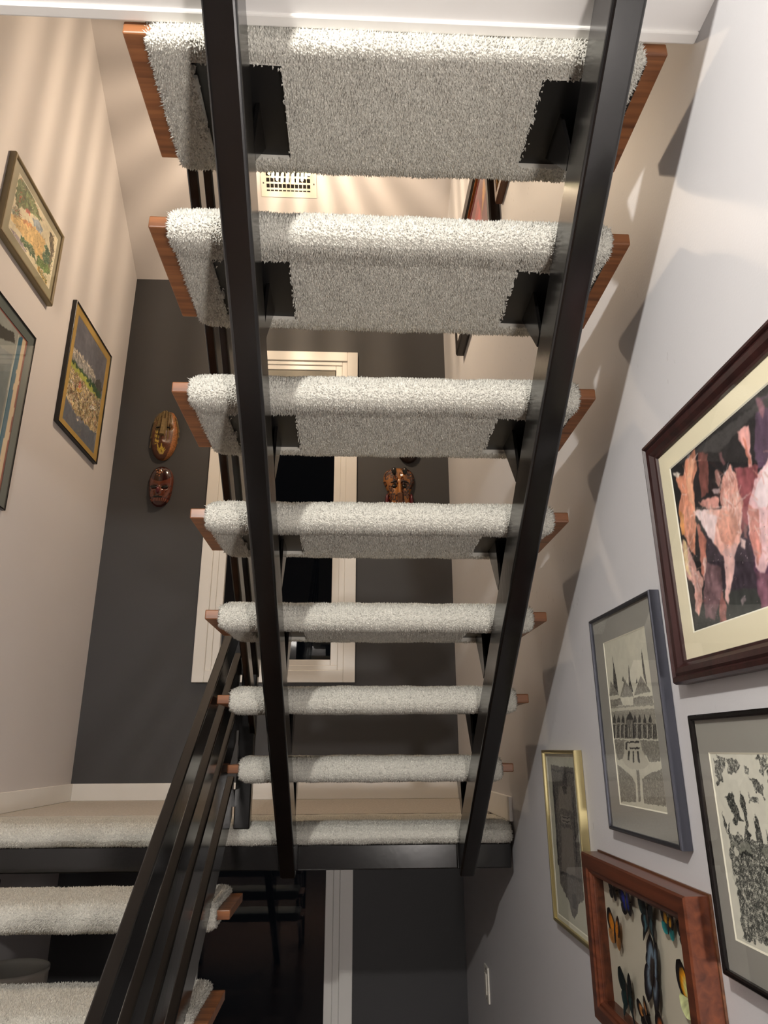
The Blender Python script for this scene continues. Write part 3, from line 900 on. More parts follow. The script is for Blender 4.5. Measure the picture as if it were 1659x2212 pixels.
ART_BANNER=[((92,88,84),0.5,[(0.129,0.943),(0.886,0.934),(0.866,0.189),(0.693,0.152),(0.638,0.092),(0.546,0.044),(0.463,0.052),(0.416,0.117),(0.281,0.161),(0.147,0.208),(0.154,0.278)]),
((60,58,60),0.4,[(0.135,0.915),(0.858,0.91),(0.865,0.899),(0.145,0.904)]),
((60,56,56),0.5,[(0.489,0.897),(0.65,0.9),(0.664,0.824),(0.501,0.813)]),
((120,114,106),0.4,[(0.336,0.814),(0.754,0.822),(0.736,0.679),(0.307,0.668)]),
((52,50,50),0.5,[(0.468,0.812),(0.63,0.818),(0.609,0.77),(0.51,0.76)]),
((128,122,114),0.25,[(0.341,0.557),(0.688,0.569),(0.667,0.287),(0.24,0.287)]),
((140,134,126),0.2,[(0.358,0.635),(0.66,0.64),(0.652,0.589),(0.354,0.587)]),
((50,48,48),0.4,[(0.388,0.628),(0.642,0.634),(0.644,0.625),(0.391,0.619)]),
((50,48,48),0.4,[(0.393,0.601),(0.644,0.605),(0.644,0.597),(0.396,0.593)]),
((50,48,50),0.4,[(0.189,0.282),(0.84,0.301),(0.839,0.285),(0.191,0.265)]),
((60,58,60),0.4,[(0.505,0.182),(0.643,0.199),(0.618,0.111),(0.501,0.106)]),
((60,58,60),0.4,[(0.786,0.76),(0.81,0.761),(0.771,0.395),(0.735,0.391)]),
((60,58,60),0.4,[(0.161,0.808),(0.214,0.81),(0.168,0.308),(0.115,0.303)])]
ART_CASTLE=[((225,215,185),0.1,[(0.011,0.993),(0.999,1.005),(0.994,-0.017),(0.001,0.04)]),
((118,130,90),0.5,[(0.032,0.963),(0.308,1.035),(0.591,0.863),(0.473,0.772),(0.353,0.706),(0.193,0.599),(0.051,0.454),(0.011,0.543),(0.025,0.764)]),
((190,110,85),0.5,[(0.073,0.643),(0.138,0.744),(0.162,0.719),(0.084,0.6)]),
((190,110,95),0.5,[(0.237,0.643),(0.35,0.717),(0.347,0.654),(0.248,0.599)]),
((130,145,130),0.5,[(0.007,0.354),(0.125,0.51),(0.187,0.404),(0.068,0.25)]),
((160,172,180),0.3,[(0.399,0.677),(0.527,0.796),(0.664,0.74),(0.613,0.616),(0.457,0.602)]),
((222,190,130),0.2,[(0.013,0.263),(0.229,0.457),(0.492,0.617),(0.736,0.661),(0.743,0.305),(0.56,0.195),(0.295,0.195),(0.055,0.164)]),
((196,140,95),0.4,[(0.234,0.436),(0.358,0.535),(0.483,0.575),(0.407,0.494),(0.279,0.405)]),
((80,108,78),0.5,[(0.264,0.172),(0.504,0.261),(0.662,0.107),(0.393,0.099),(0.27,0.079)]),
((76,112,86),0.5,[(0.756,0.624),(0.871,0.592),(0.958,0.508),(0.932,0.355),(0.743,0.305)]),
((110,140,80),0.5,[(0.627,0.244),(0.928,0.366),(0.979,0.255),(0.815,0.147),(0.662,0.107)]),
((205,170,95),0.3,[(0.662,0.107),(0.91,0.103),(0.911,0.014),(0.722,0.028)]),
((170,160,165),0.3,[(0.004,0.03),(0.231,0.089),(0.422,0.061),(0.393,0.027),(0.164,0.006)]),
((120,110,90),0.6,[(0.789,0.912),(0.92,0.916),(0.961,0.667),(0.922,0.222),(0.888,0.612)])]
ART_LAKE=[((128,130,138),0.12,[(0.005,1.011),(1.016,0.986),(0.985,-0.012),(-0.008,0.014)]),
((112,113,122),0.1,[(0.005,1.011),(1.016,0.986),(0.988,0.687),(0.738,0.689),(0.325,0.706),(0.017,0.632)]),
((150,148,145),0.4,[(0.017,0.632),(0.321,0.713),(0.545,0.719),(0.722,0.691),(0.739,0.628),(0.433,0.601),(0.116,0.587),(0.009,0.572)]),
((215,205,190),0.4,[(0.0,0.69),(0.073,0.675),(0.381,0.706),(0.368,0.675),(0.21,0.663),(0.034,0.624)]),
((215,205,190),0.4,[(0.418,0.688),(0.542,0.726),(0.671,0.704),(0.737,0.662),(0.546,0.659)]),
((80,80,76),0.3,[(0.753,0.66),(0.902,0.732),(0.969,0.661),(0.961,0.551),(0.676,0.576)]),
((62,90,62),0.3,[(0.009,0.572),(0.38,0.596),(0.718,0.61),(0.969,0.599),(0.978,0.549),(0.645,0.52),(0.221,0.535),(0.012,0.54)]),
((170,175,90),0.3,[(0.008,0.547),(0.236,0.558),(0.627,0.556),(0.965,0.544),(0.93,0.521),(0.597,0.5),(0.241,0.494),(0.007,0.498)]),
((172,156,120),0.9,[(0.007,0.498),(0.238,0.501),(0.593,0.507),(0.99,0.545),(0.995,0.207),(0.588,0.179),(0.299,0.168),(0.134,0.192),(-0.004,0.224),(-0.032,0.377)]),
((176,110,90),0.4,[(0.262,0.453),(0.413,0.475),(0.381,0.429),(0.26,0.404)]),
((196,160,70),0.4,[(0.238,0.395),(0.388,0.415),(0.338,0.354),(0.255,0.361)]),
((220,215,205),0.3,[(0.063,0.386),(0.174,0.392),(0.17,0.375),(0.059,0.368)]),
((220,215,205),0.3,[(0.654,0.387),(0.88,0.406),(0.862,0.382),(0.652,0.361)]),
((215,205,190),0.4,[(0.309,0.148),(0.414,0.147),(0.417,0.116),(0.319,0.128)]),
((104,110,120),0.12,[(-0.004,0.224),(0.169,0.174),(0.421,0.134),(0.673,0.177),(0.953,0.201),(0.985,-0.012),(-0.008,0.014)])]

# ------------------------------------------------------------------ pictures
def smooth_noise(r, shape, cell):
    h, w = shape
    g = r.random((h // cell + 3, w // cell + 3))
    yi = np.arange(h) / cell
    xi = np.arange(w) / cell
    y0, x0 = yi.astype(int), xi.astype(int)
    fy, fx = (yi - y0)[:, None], (xi - x0)[None, :]
    fy, fx = fy * fy * (3 - 2 * fy), fx * fx * (3 - 2 * fx)
    a = g[y0][:, x0] * (1 - fx) + g[y0][:, x0 + 1] * fx
    b = g[y0 + 1][:, x0] * (1 - fx) + g[y0 + 1][:, x0 + 1] * fx
    return a * (1 - fy) + b * fy


def in_poly(U, V, pts):
    res = np.zeros(U.shape, bool)
    n = len(pts)
    for i in range(n):
        x1, y1 = pts[i]
        x2, y2 = pts[(i + 1) % n]
        if y1 == y2:
            continue
        c = ((V >= min(y1, y2)) & (V < max(y1, y2)))
        xs = x1 + (V - y1) * (x2 - x1) / (y2 - y1)
        res ^= c & (U < xs)
    return res


def raster(polys, nu, nv, base, base_amp=0.04, paper=None, mode='paint', seed=1, warp=0.006, facet=False):
    r = np.random.default_rng(seed)
    u = (np.arange(nu) + 0.5) / nu
    v = (np.arange(nv) + 0.5) / nv
    U, V = np.meshgrid(u, v, indexing='ij')
    U2 = U + warp * (smooth_noise(r, U.shape, 6) - 0.5) * 2
    V2 = V + warp * (smooth_noise(r, U.shape, 6) - 0.5) * 2
    img = np.tile(np.array(base, float), (nu, nv, 1))
    n_f = 0.55 * r.random(U.shape) + 0.45 * smooth_noise(r, U.shape, 3)
    n_c = smooth_noise(r, U.shape, 9) * 0.6 + smooth_noise(r, U.shape, 4) * 0.4
    img *= (1 + base_amp * (n_c - 0.5) * 2)[..., None]
    for col, amp, pts in polys:
        mk = in_poly(U2, V2, pts)
        if not mk.any():
            continue
        col = np.array(col, float)
        if mode == 'etch':
            t = np.clip((n_f - 0.5) * 2.2 * amp + amp * 0.28, 0, 1)[mk][:, None]
            img[mk] = col * (1 - t) + np.array(paper, float) * t
        else:
            cu, cv = np.mean([p[0] for p in pts]), np.mean([p[1] for p in pts])
            su, sv = np.ptp([p[0] for p in pts]) + 1e-3, np.ptp([p[1] for p in pts]) + 1e-3
            form = np.clip(1 - ((U - cu) / su) ** 2 * 2.4 - ((V - cv) / sv) ** 2 * 1.2, 0, 1) - 0.6 if facet else 0.0
            vein = (smooth_noise(r, U.shape, 5)[:, np.linspace(0, nv - 1, nv).astype(int) // 4] - 0.5) * (1.3 if facet else 0.0)
            t = (1 + amp * ((n_c - 0.5) * 1.5 + (n_f - 0.5) * 0.5 + form * 1.0 + vein))[mk][:, None]
            img[mk] = col * t
    return np.clip(img, 0, 255)


def strokes(img, polys, n, cols, ln, seed, vert=0.0, wid=1):
    """Short brush marks scattered inside the polygons."""
    r = np.random.default_rng(seed)
    nu, nv = img.shape[:2]
    for pts in polys:
        P_ = np.array(pts)
        lo, hi = P_.min(0), P_.max(0)
        for _ in range(n):
            q = lo + (hi - lo) * r.random(2)
            if not in_poly(np.array([q[0]]), np.array([q[1]]), pts)[0]:
                continue
            c = np.array(cols[r.integers(len(cols))], float) * r.uniform(0.8, 1.15)
            a = vert + r.normal(0, 0.7)
            L = ln * r.uniform(0.4, 1.3)
            for t in np.linspace(0, 1, max(2, int(L * nu))):
                i, j = int((q[0] + math.cos(a) * L * t) * nu), int((q[1] + math.sin(a) * L * t) * nv)
                if 0 <= i < nu - wid and 0 <= j < nv - wid:
                    img[i:i + wid, j:j + wid] = 0.25 * img[i:i + wid, j:j + wid] + 0.75 * c
    return np.clip(img, 0, 255)


def art_mesh(name, img, X, nx, ya, yb, za, zb):
    """Printed sheet as a fine grid; cell colours come from the painted raster."""
    nu, nv = img.shape[:2]
    u = np.linspace(0, 1, nu)
    v = np.linspace(0, 1, nv)
    U, V = np.meshgrid(u, v, indexing='ij')
    verts = np.stack([np.full(U.shape, X), ya + U * (yb - ya), za + V * (zb - za)], -1).reshape(-1, 3)
    idx = np.arange(nu * nv).reshape(nu, nv)
    a, b, c, d = idx[:-1, :-1].ravel(), idx[1:, :-1].ravel(), idx[1:, 1:].ravel(), idx[:-1, 1:].ravel()
    f = np.stack([a, b, c, d], -1)
    if (yb - ya) * nx < 0:
        f = f[:, ::-1]
    return mesh_np(name, verts, 4, f.ravel(), s2l_np(img).reshape(-1, 3))


def frame_rails(name, Xw, nx, ya, yb, za, zb, prof, mat, parent):
    """Four mitred mouldings. prof: closed list of (inset, height off the wall)."""
    C = lambda w: [(ya + w, za + w), (yb - w, za + w), (yb - w, zb - w), (ya + w, zb - w)]
    for k in range(4):
        bm = bmesh.new()
        A, B = [], []
        for w, p in prof:
            c = C(w)
            a, b = c[k], c[(k + 1) % 4]
            A.append(bm.verts.new((Xw + nx * p, a[0], a[1])))
            B.append(bm.verts.new((Xw + nx * p, b[0], b[1])))
        n = len(prof)
        for i in range(n):
            j = (i + 1) % n
            bm.faces.new((A[i], A[j], B[j], B[i]))
        bm.faces.new(A)
        bm.faces.new(list(reversed(B)))
        bmesh.ops.recalc_face_normals(bm, faces=bm.faces)
        bm_obj(name, bm, mat, parent)


def ring(name, Xw, nx, p, outer, inner, mat, parent, drop=0.0012, bevel_mat=None):
    """Flat mat board with an opening and a bevelled cut edge."""
    (ya, yb, za, zb), (ia, ib, ja, jb) = outer, inner
    bm = bmesh.new()
    X = Xw + nx * p
    O = [bm.verts.new((X, y, z)) for y, z in ((ya, za), (yb, za), (yb, zb), (ya, zb))]
    I = [bm.verts.new((X, y, z)) for y, z in ((ia, ja), (ib, ja), (ib, jb), (ia, jb))]
    for i in range(4):
        j = (i + 1) % 4
        bm.faces.new((O[i], O[j], I[j], I[i]))
    o = bm_obj(name, bm, mat, parent)
    bm = bmesh.new()
    e = 0.0022
    I = [bm.verts.new((X, y, z)) for y, z in ((ia, ja), (ib, ja), (ib, jb), (ia, jb))]
    J = [bm.verts.new((X - nx * drop, y, z)) for y, z in ((ia + e, ja + e), (ib - e, ja + e), (ib - e, jb - e), (ia + e, jb - e))]
    for i in range(4):
        j = (i + 1) % 4
        bm.faces.new((I[i], I[j], J[j], J[i]))
    bm_obj('mat_bevel', bm, bevel_mat or M['mat_bevel'], o)
    return o


def picture(label, side, rect, prof, fmat, p_mat, art_rect, img, matm, glass_p=None, cat='picture', name='framed_picture', inner_lip=None, bevel_mat=None, group=None):
    Xw, nx = (XW_R, -1) if side == 'R' else (XW_L, 1)
    ya, yb, za, zb = rect
    root = thing(name, (Xw + nx * 0.01, (ya + yb) / 2, za), label, cat, group)
    frame_rails('frame_rail', Xw, nx, ya, yb, za, zb, prof, fmat, root)
    win = max(w for w, p in prof)
    if inner_lip:
        w, p0, p1, lm = inner_lip
        frame_rails('gilt_lip', Xw, nx, ya + win - 0.001, yb - win + 0.001, za + win - 0.001, zb - win + 0.001, [(0, p0), (0, p1), (w, p1), (w, p0)], lm, root)
    e = win - 0.002
    ring('mat_board', Xw, nx, p_mat, (ya + e, yb - e, za + e, zb - e), art_rect[2:] if len(art_rect) > 4 else art_rect, matm, root, bevel_mat=bevel_mat)
    aya, ayb, aza, azb = art_rect
    flip = side == 'R'
    me = art_mesh('print', img, Xw + nx * (p_mat - 0.0014), nx, (ayb if flip else aya), (aya if flip else ayb), aza, azb)
    link('print', me, root, M['print'])
    gp = glass_p if glass_p else p_mat + 0.003
    box('glass_pane', Xw + nx * gp, Xw + nx * (gp + 0.0015), ya + e, yb - e, za + e, zb - e, M['pic_glass'], root)
    return root


def bar_prof(w, d, r=0.002):
    return [(0, 0.001), (0, d - r), (r, d), (w - r, d), (w, d - r), (w, 0.004), (w * 0.7, 0.001)]


mould = [(0, 0.001), (0, 0.018), (0.003, 0.024), (0.009, 0.026), (0.012, 0.022), (0.016, 0.024), (0.024, 0.023), (0.030, 0.017), (0.034, 0.016), (0.036, 0.011), (0.036, 0.004)]
img = raster(ART_CRYSTAL, 320, 240, (40, 38, 40), 0.25, seed=5, warp=0.007, facet=True)
big = [ART_CRYSTAL[i][2] for i in (7, 11, 19, 20, 26)]
img = strokes(img, big, 90, [(244, 216, 206), (232, 180, 160), (196, 128, 112), (240, 226, 226)], 0.05, 31, 1.57, 1)
for _ in range(2):
    p_ = np.pad(img, ((1, 1), (1, 1), (0, 0)), mode='edge')
    img = (p_[:-2, 1:-1] + p_[2:, 1:-1] + p_[1:-1, :-2] + p_[1:-1, 2:] + 2 * img) / 6
img = strokes(img, [[(.1, .02), (.75, .02), (.75, .45), (.1, .45)]], 90, [(200, 184, 190), (150, 120, 130)], 0.004, 32, 1.57, 1)
picture('big dark mahogany framed photo of pink hanging crystals', 'R', (-1.860, -1.342, 0.322, 0.733), mould, M['frame_mahogany'], 0.012, (-1.790, -1.411, 0.394, 0.666), img, M['mat_cream'])

img = raster(ART_PALACE, 210, 300, (206, 204, 186), 0.03, paper=(206, 204, 186), mode='etch', seed=6, warp=0.004)
picture('tall dark metal framed etching of a pointed-roof palace courtyard with fountain', 'R', (-1.287, -0.966, 0.075, 0.489), bar_prof(0.007, 0.020), M['frame_pewter'], 0.013, (-1.237, -1.023, 0.124, 0.434), img, M['mat_grey'])

img = raster(ART_FOREST, 230, 220, (222, 221, 206), 0.03, paper=(226, 225, 210), mode='etch', seed=8, warp=0.02)
picture('grey matted black and white etching of a tower among dark trees', 'R', (-1.730, -1.372, -0.067, 0.274), bar_prof(0.008, 0.022), M['frame_darkmetal'], 0.015, (-1.665, -1.409, -0.018, 0.221), img, M['mat_grey'])

img = raster(ART_BANNER, 150, 220, (196, 196, 178), 0.02, paper=(170, 168, 156), mode='etch', seed=9, warp=0.008)
picture('narrow gold framed engraving of a tattered banner', 'R', (-0.778, -0.490, -0.182, 0.223), bar_prof(0.008, 0.020), M['frame_gold'], 0.011, (-0.762, -0.505, -0.165, 0.207), img, M['paper'])

img = raster(ART_CASTLE, 210, 150, (222, 212, 184), 0.10, seed=14, warp=0.03)
img = strokes(img, [ART_CASTLE[1][2], ART_CASTLE[4][2]], 260, [(104, 118, 74), (214, 206, 178), (150, 150, 110), (176, 96, 76), (88, 84, 60)], 0.06, 1, 1.2)
img = strokes(img, [ART_CASTLE[6][2]], 120, [(150, 110, 70), (206, 172, 116), (120, 92, 66)], 0.06, 2, 1.57)
img = strokes(img, [p[2] for p in ART_CASTLE[8:12]], 120, [(70, 96, 66), (130, 150, 96), (206, 200, 170), (96, 80, 56)], 0.05, 3, 1.0)
img = strokes(img, [p[2] for p in ART_CASTLE[13:14]], 60, [(90, 78, 60), (60, 54, 44)], 0.09, 4, 1.4)
picture('bronze framed watercolour of a castle behind trees, highest on the left wall', 'L', (-0.322, 0.151, 2.030, 2.395), bar_prof(0.014, 0.026, 0.004), M['frame_bronze'], 0.016, (-0.262, 0.113, 2.090, 2.349), img, M['mat_olive'])

img = raster(ART_LAKE, 170, 210, (124, 127, 136), 0.06, seed=15, warp=0.025)
img = strokes(img, [ART_LAKE[8][2]], 900, [(222, 210, 186), (150, 92, 74), (96, 100, 70), (196, 170, 120), (70, 62, 54), (176, 160, 150), (206, 196, 180)], 0.022, 5, 0.3, 2)
img = strokes(img, [p[2] for p in ART_LAKE[2:5]], 160, [(226, 220, 208), (120, 118, 112), (96, 92, 84)], 0.04, 6, -0.9)
picture('black framed painting of a lakeside town below snowy mountains, with gold mat', 'L', (0.378, 0.880, 1.602, 2.228), bar_prof(0.007, 0.022), M['frame_black'], 0.016, (0.428, 0.835, 1.638, 2.183), img, M['mat_gold'], bevel_mat=M['mat_gold'])

AB = [((128, 138, 140), .08, [(0, 0), (.86, 0), (.86, 1), (0, 1)]), ((150, 156, 152), .08, [(.2, .7), (.86, .82), (.86, 1), (.2, 1)]),
      ((66, 66, 62), .1, [(.30, .80), (.82, .95), (.86, .90), (.34, .70)]), ((60, 104, 126), .1, [(.885, 0), (.93, 0), (.93, .99), (.885, .96)]), ((196, 200, 192), .03, [(.872, 0), (.885, 0), (.885, .97), (.872, .97)]),
      ((206, 188, 158), .04, [(.93, 0), (.978, 0), (.978, .98), (.93, .99)]), ((128, 62, 52), .1, [(.978, 0), (1.01, 0), (1.01, 1.0), (0, 1.0), (0, .985), (.978, .985)]),
      ((40, 40, 44), .1, [(.74, .30), (.86, .34), (.84, .40), (.74, .38)]), ((70, 108, 128), .1, [(.1, .1), (.5, .15), (.6, .5), (.2, .45)])]
img = raster(AB, 120, 120, (150, 152, 146), 0.05, seed=16, warp=0.003)
picture('thin black framed abstract print with blue stripes and grey mat, cut by the left edge', 'L', (-0.640, 0.086, 1.082, 1.831), bar_prof(0.006, 0.016), M['frame_black'], 0.010, (-0.590, 0.036, 1.128, 1.782), img, M['mat_slate'], bevel_mat=M['frame_ebony'])

RED = [((120, 36, 44), .3, [(0, 0), (1, 0), (1, 1), (0, 1)]), ((180, 60, 60), .4, [(.3, .2), (.8, .3), (.7, .8), (.4, .7)]), ((200, 140, 60), .5, [(.75, .5), (.9, .6), (.85, .8)])]
img = raster(RED, 60, 40, (110, 34, 40), 0.2, seed=17)
picture('thick ebony framed red picture seen edge-on high on the right wall', 'R', (-0.385, 0.500, 2.045, 2.590), [(0, 0.001), (0, 0.034), (0.006, 0.040), (0.050, 0.036), (0.060, 0.024), (0.060, 0.004)], M['frame_ebony'], 0.016, (-0.32, 0.435, 2.11, 2.525), img, M['mat_gold'], inner_lip=(0.004, 0.016, 0.026, M['gilt']))
img = raster([((90, 54, 40), .5, [(0, 0), (1, 0), (1, 1), (0, 1)])], 40, 40, (96, 60, 44), 0.3, seed=18)
picture('walnut framed picture seen edge-on, nearer than the red one', 'R', (-0.94, -0.425, 2.118, 2.560), bar_prof(0.030, 0.026, 0.004), M['frame_walnut'], 0.014, (-0.905, -0.46, 2.153, 2.525), img, M['mat_gold'], inner_lip=(0.003, 0.014, 0.022, M['gilt']))

# ------------------------------------------------------------------ butterfly box
BY0, BY1, BZ0, BZ1, BD = -1.322, -0.838, -0.282, 0.019, 0.042
bx = thing('butterfly_display_box', (XW_R - 0.02, (BY0 + BY1) / 2, BZ0), 'deep cherry wood display box with butterflies pinned on beige backing', 'display box')
frame_rails('frame_rail', XW_R, -1, BY0, BY1, BZ0, BZ1, [(0, 0.004), (0, BD - 0.003), (0.003, BD), (0.026, BD), (0.030, BD - 0.003), (0.034, BD - 0.004), (0.038, BD - 0.009), (0.040, BD - 0.010), (0.040, 0.004)], M['frame_cherry'], bx)
box('backing', XW_R - 0.012, XW_R - 0.004, BY0 + 0.02, BY1 - 0.02, BZ0 + 0.02, BZ1 - 0.02, M['panel'], bx)
box('back_board', XW_R - 0.004, XW_R - 0.0005, BY0 - 0.004, BY1 + 0.003, BZ0 - 0.003, BZ1 + 0.003, M['frame_walnut'], bx)
box('glass_pane', XW_R - BD + 0.012, XW_R - BD + 0.0105, BY0 + 0.038, BY1 - 0.038, BZ0 + 0.038, BZ1 - 0.038, M['pic_glass'], bx)


def wing(name, outline, bands, parent, origin, rot, scale, mirror, X0, tilt):
    """outline: polar list (angle deg, radius); bands: colours from base to tip."""
    nb = len(bands)
    A = np.array(outline, float)
    ang = np.interp(np.linspace(0, 1, 22), np.linspace(0, 1, len(A)), A[:, 0])
    rad = np.interp(np.linspace(0, 1, 22), np.linspace(0, 1, len(A)), A[:, 1])
    verts, cols = [], []
    r = np.random.default_rng(abs(hash((round(origin[0], 3), mirror))) % 1000)
    for layer in (0, 1):
        for i in range(nb + 1):
            f = 0.04 + 0.96 * i / nb
            for a_, q in zip(ang, rad):
                a = math.radians(a_)
                lx, lz = math.cos(a) * q * f * scale, math.sin(a) * q * f * scale
                dx = tilt * abs(lx) + layer * 0.0005
                if mirror:
                    lx = -lx
                y = origin[0] + lx * math.cos(rot) - lz * math.sin(rot)
                z = origin[1] + lx * math.sin(rot) + lz * math.cos(rot)
                verts.append((X0 - dx, y, z))
                c = np.array(bands[min(i, nb - 1)], float) * r.uniform(0.9, 1.1)
                cols.append(c)
    n = 22
    f = []
    L = (nb + 1) * n
    for layer in (0, 1):
        for i in range(nb):
            for j in range(n - 1):
                b = layer * L + i * n + j
                f.append((b, b + 1, b + n + 1, b + n))
    for j in range(n - 1):
        b = nb * n + j
        f.append((b, b + 1, b + L + 1, b + L))
    me = mesh_np(name, np.array(verts), 4, np.array(f).ravel(), s2l_np(np.array(cols)), smooth=False)
    return link(name, me, parent, M['insect'])


FORE = [(72, .02), (70, .55), (60, .95), (48, 1.0), (30, .86), (12, .7), (-4, .55), (-8, .02)]
FORE2 = [(90, .05), (88, .75), (78, .92), (64, .72), (42, .46), (10, .38), (-5, .3), (-8, .02)]
HIND2 = [(-2, .02), (-4, .38), (-25, .5), (-50, .7), (-66, .95), (-78, 1.02), (-86, .7), (-88, .02)]
HIND = [(-2, .02), (0, .6), (-14, .74), (-34, .78), (-52, .74), (-68, .6), (-82, .42), (-86, .02)]
TAIL = [(-2, .02), (0, .5), (-20, .7), (-48, .8), (-60, 1.25), (-66, .8), (-82, .45), (-86, .02)]
BK, OR, BL = (22, 18, 18), (214, 134, 34), (60, 92, 150)
BF = [((-1.118, -0.130), .064, 0.35, [(44, 32, 30), (44, 32, 30), (62, 54, 56), (122, 142, 158), (104, 124, 142), (30, 24, 26)], [(40, 28, 26), (44, 32, 30), (70, 64, 66), (120, 138, 152), (60, 62, 74), (26, 20, 22)], HIND2, 'large brown butterfly with a pale blue band, in the middle of the display box'),
      ((-0.948, -0.108), .044, 0.15, [(206, 126, 30), OR, OR, (200, 120, 30), BK], [OR, (200, 130, 60), (170, 120, 60), (160, 110, 60)], HIND, 'orange butterfly with black wing tips at the left side of the display box'),
      ((-0.958, -0.036), .026, 0.1, [BK, BK, (40, 34, 34)], [BK, BK, BK], HIND, 'small black butterfly in the top left corner of the display box'),
      ((-1.024, -0.044), .036, -0.1, [(28, 36, 110), (34, 44, 150), (30, 38, 120), BK], [(26, 34, 100), (30, 40, 130), BK], HIND, 'vivid blue butterfly at the top of the display box'),
      ((-1.122, -0.046), .042, 0.05, [BK, (20, 30, 30), BK, (26, 40, 40)], [BK, BK, (60, 96, 104), BK], TAIL, 'black swallowtail butterfly with blue flecked tails at the top of the display box'),
      ((-1.206, -0.042), .032, 0.2, [BK, (206, 150, 40), BK], [BK, (20, 60, 66), (30, 120, 120)], HIND, 'black butterfly with a yellow bar and teal patch in the display box'),
      ((-1.262, -0.046), .026, -0.2, [BK, (150, 100, 40), BK], [BK, (150, 100, 40), BK], HIND, 'black and tan butterfly in the top right corner of the display box'),
      ((-1.262, -0.130), .056, 0.1, [(214, 220, 160), (216, 220, 156), (218, 214, 130), (236, 160, 20), BK], [(214, 220, 160), (214, 220, 164), (206, 214, 156)], HIND, 'pale yellow butterfly with orange wing tips at the right of the display box'),
      ((-0.982, -0.198), .044, 0.0, [BK, (24, 36, 34), (20, 30, 30)], [BK, (24, 60, 58), (30, 46, 48)], TAIL, 'dark green swallowtail butterfly in the lower left of the display box'),
      ((-1.060, -0.210), .032, -0.4, [(60, 34, 24), BK, (196, 130, 70), BK], [(50, 34, 28), BK], HIND, 'small dark butterfly with an orange stripe low in the display box'),
      ((-1.140, -0.226), .046, 0.3, [(120, 60, 24), (176, 92, 36), (60, 30, 20), (170, 90, 40), BK], [(120, 60, 24), (150, 80, 36), BK], HIND, 'rusty orange barred butterfly at the bottom of the display box')]
for (o, sc, rot, fb, hb, ho, lab) in BF:
    X0 = XW_R - 0.0205
    t = thing('butterfly', (X0, o[0], o[1] - sc * 0.6), lab, 'butterfly', 'butterflies pinned in the display box')
    for mir in (False, True):
        wing('forewing', FORE2 if ho is HIND2 else FORE, fb, t, o, rot, sc, mir, X0, 0.10)
        wing('hindwing', ho, hb, t, o, rot, sc, mir, X0 + 0.0006, 0.08)
    bm = bmesh.new()
    bmesh.ops.create_uvsphere(bm, u_segments=8, v_segments=8, radius=1.0)
    for v in bm.verts:
        v.co = Vector((v.co.x * sc * 0.05, v.co.y * sc * 0.055, v.co.z * sc * 0.42))
    bmesh.ops.rotate(bm, verts=bm.verts, cent=(0, 0, 0), matrix=Matrix.Rotation(rot, 3, 'X'))
    bmesh.ops.translate(bm, verts=bm.verts, vec=(X0 - 0.001, o[0], o[1] - sc * 0.05))
    bm_obj('body', bm, M['insect_body'], t, smooth=True)
    box('pin', X0 + 0.001, XW_R - 0.0119, o[0] - 0.0006, o[0] + 0.0006, o[1] - 0.0006, o[1] + 0.0006, M['frame_darkmetal'], t)

# ------------------------------------------------------------------ wall masks
def mask_shell(name, cx, z0, z1, hw, depth, wfun, hfun, cfun, mat, parent, nu=44, nv=64):
    """Carved shell bulging off the back wall. u -1..1 across, v 0 (bottom)..1 (top)."""
    verts, cols = [], []
    for j in range(nv):
        v = j / (nv - 1)
        w = wfun(v)
        for i in range(nu):
            u = -1 + 2 * i / (nu - 1)
            dome = math.sqrt(max(0.0, 1 - abs(u) ** 2.4)) * min(1.0, math.sqrt(max(0.0, 1 - abs(2 * v - 1) ** 4)) + 0.02)
            y = YW - 0.002 - depth * dome - hfun(u, v) * dome
            verts.append((cx + u * w * hw, y, z0 + v * (z1 - z0)))
            cols.append(cfun(u, v))
    idx = np.arange(nu * nv).reshape(nv, nu)
    f = np.stack([idx[:-1, :-1].ravel(), idx[:-1, 1:].ravel(), idx[1:, 1:].ravel(), idx[1:, :-1].ravel()], -1)
    me = mesh_np(name, np.array(verts), 4, f.ravel(), s2l_np(np.array(cols, float)), smooth=True)
    return link(name, me, parent, mat)


def g(u, v, cu, cv, su, sv):
    return math.exp(-((u - cu) / su) ** 2 - ((v - cv) / sv) ** 2)


mr = random.Random(5)


def ell(v, top=0.75, bot=0.55, p=2.2):
    return max(0.03, (1 - abs((v - 0.52) / 0.52) ** p)) ** 0.5 if 0.0 < v < 1.0 else 0.03


def blob(name, cx, cyv, cz, rx, ry, rz, mat, parent, rot=0.0):
    bm = bmesh.new()
    bmesh.ops.create_uvsphere(bm, u_segments=14, v_segments=10, radius=1.0)
    for v in bm.verts:
        v.co = Vector((v.co.x * rx, v.co.y * ry, v.co.z * rz))
    if rot:
        bmesh.ops.rotate(bm, verts=bm.verts, cent=(0, 0, 0), matrix=Matrix.Rotation(rot, 3, 'Y'))
    bmesh.ops.translate(bm, verts=bm.verts, vec=(cx, cyv, cz))
    return bm_obj(name, bm, mat, parent, smooth=True)


# long brown mask
c1, a0, a1, hw1 = -1.118, 1.740, 2.036, 0.074
t = thing('wall_mask', (c1, YW - 0.03, a0), 'long oval brown wooden mask with raffia hair and yellow painted marks', 'mask')


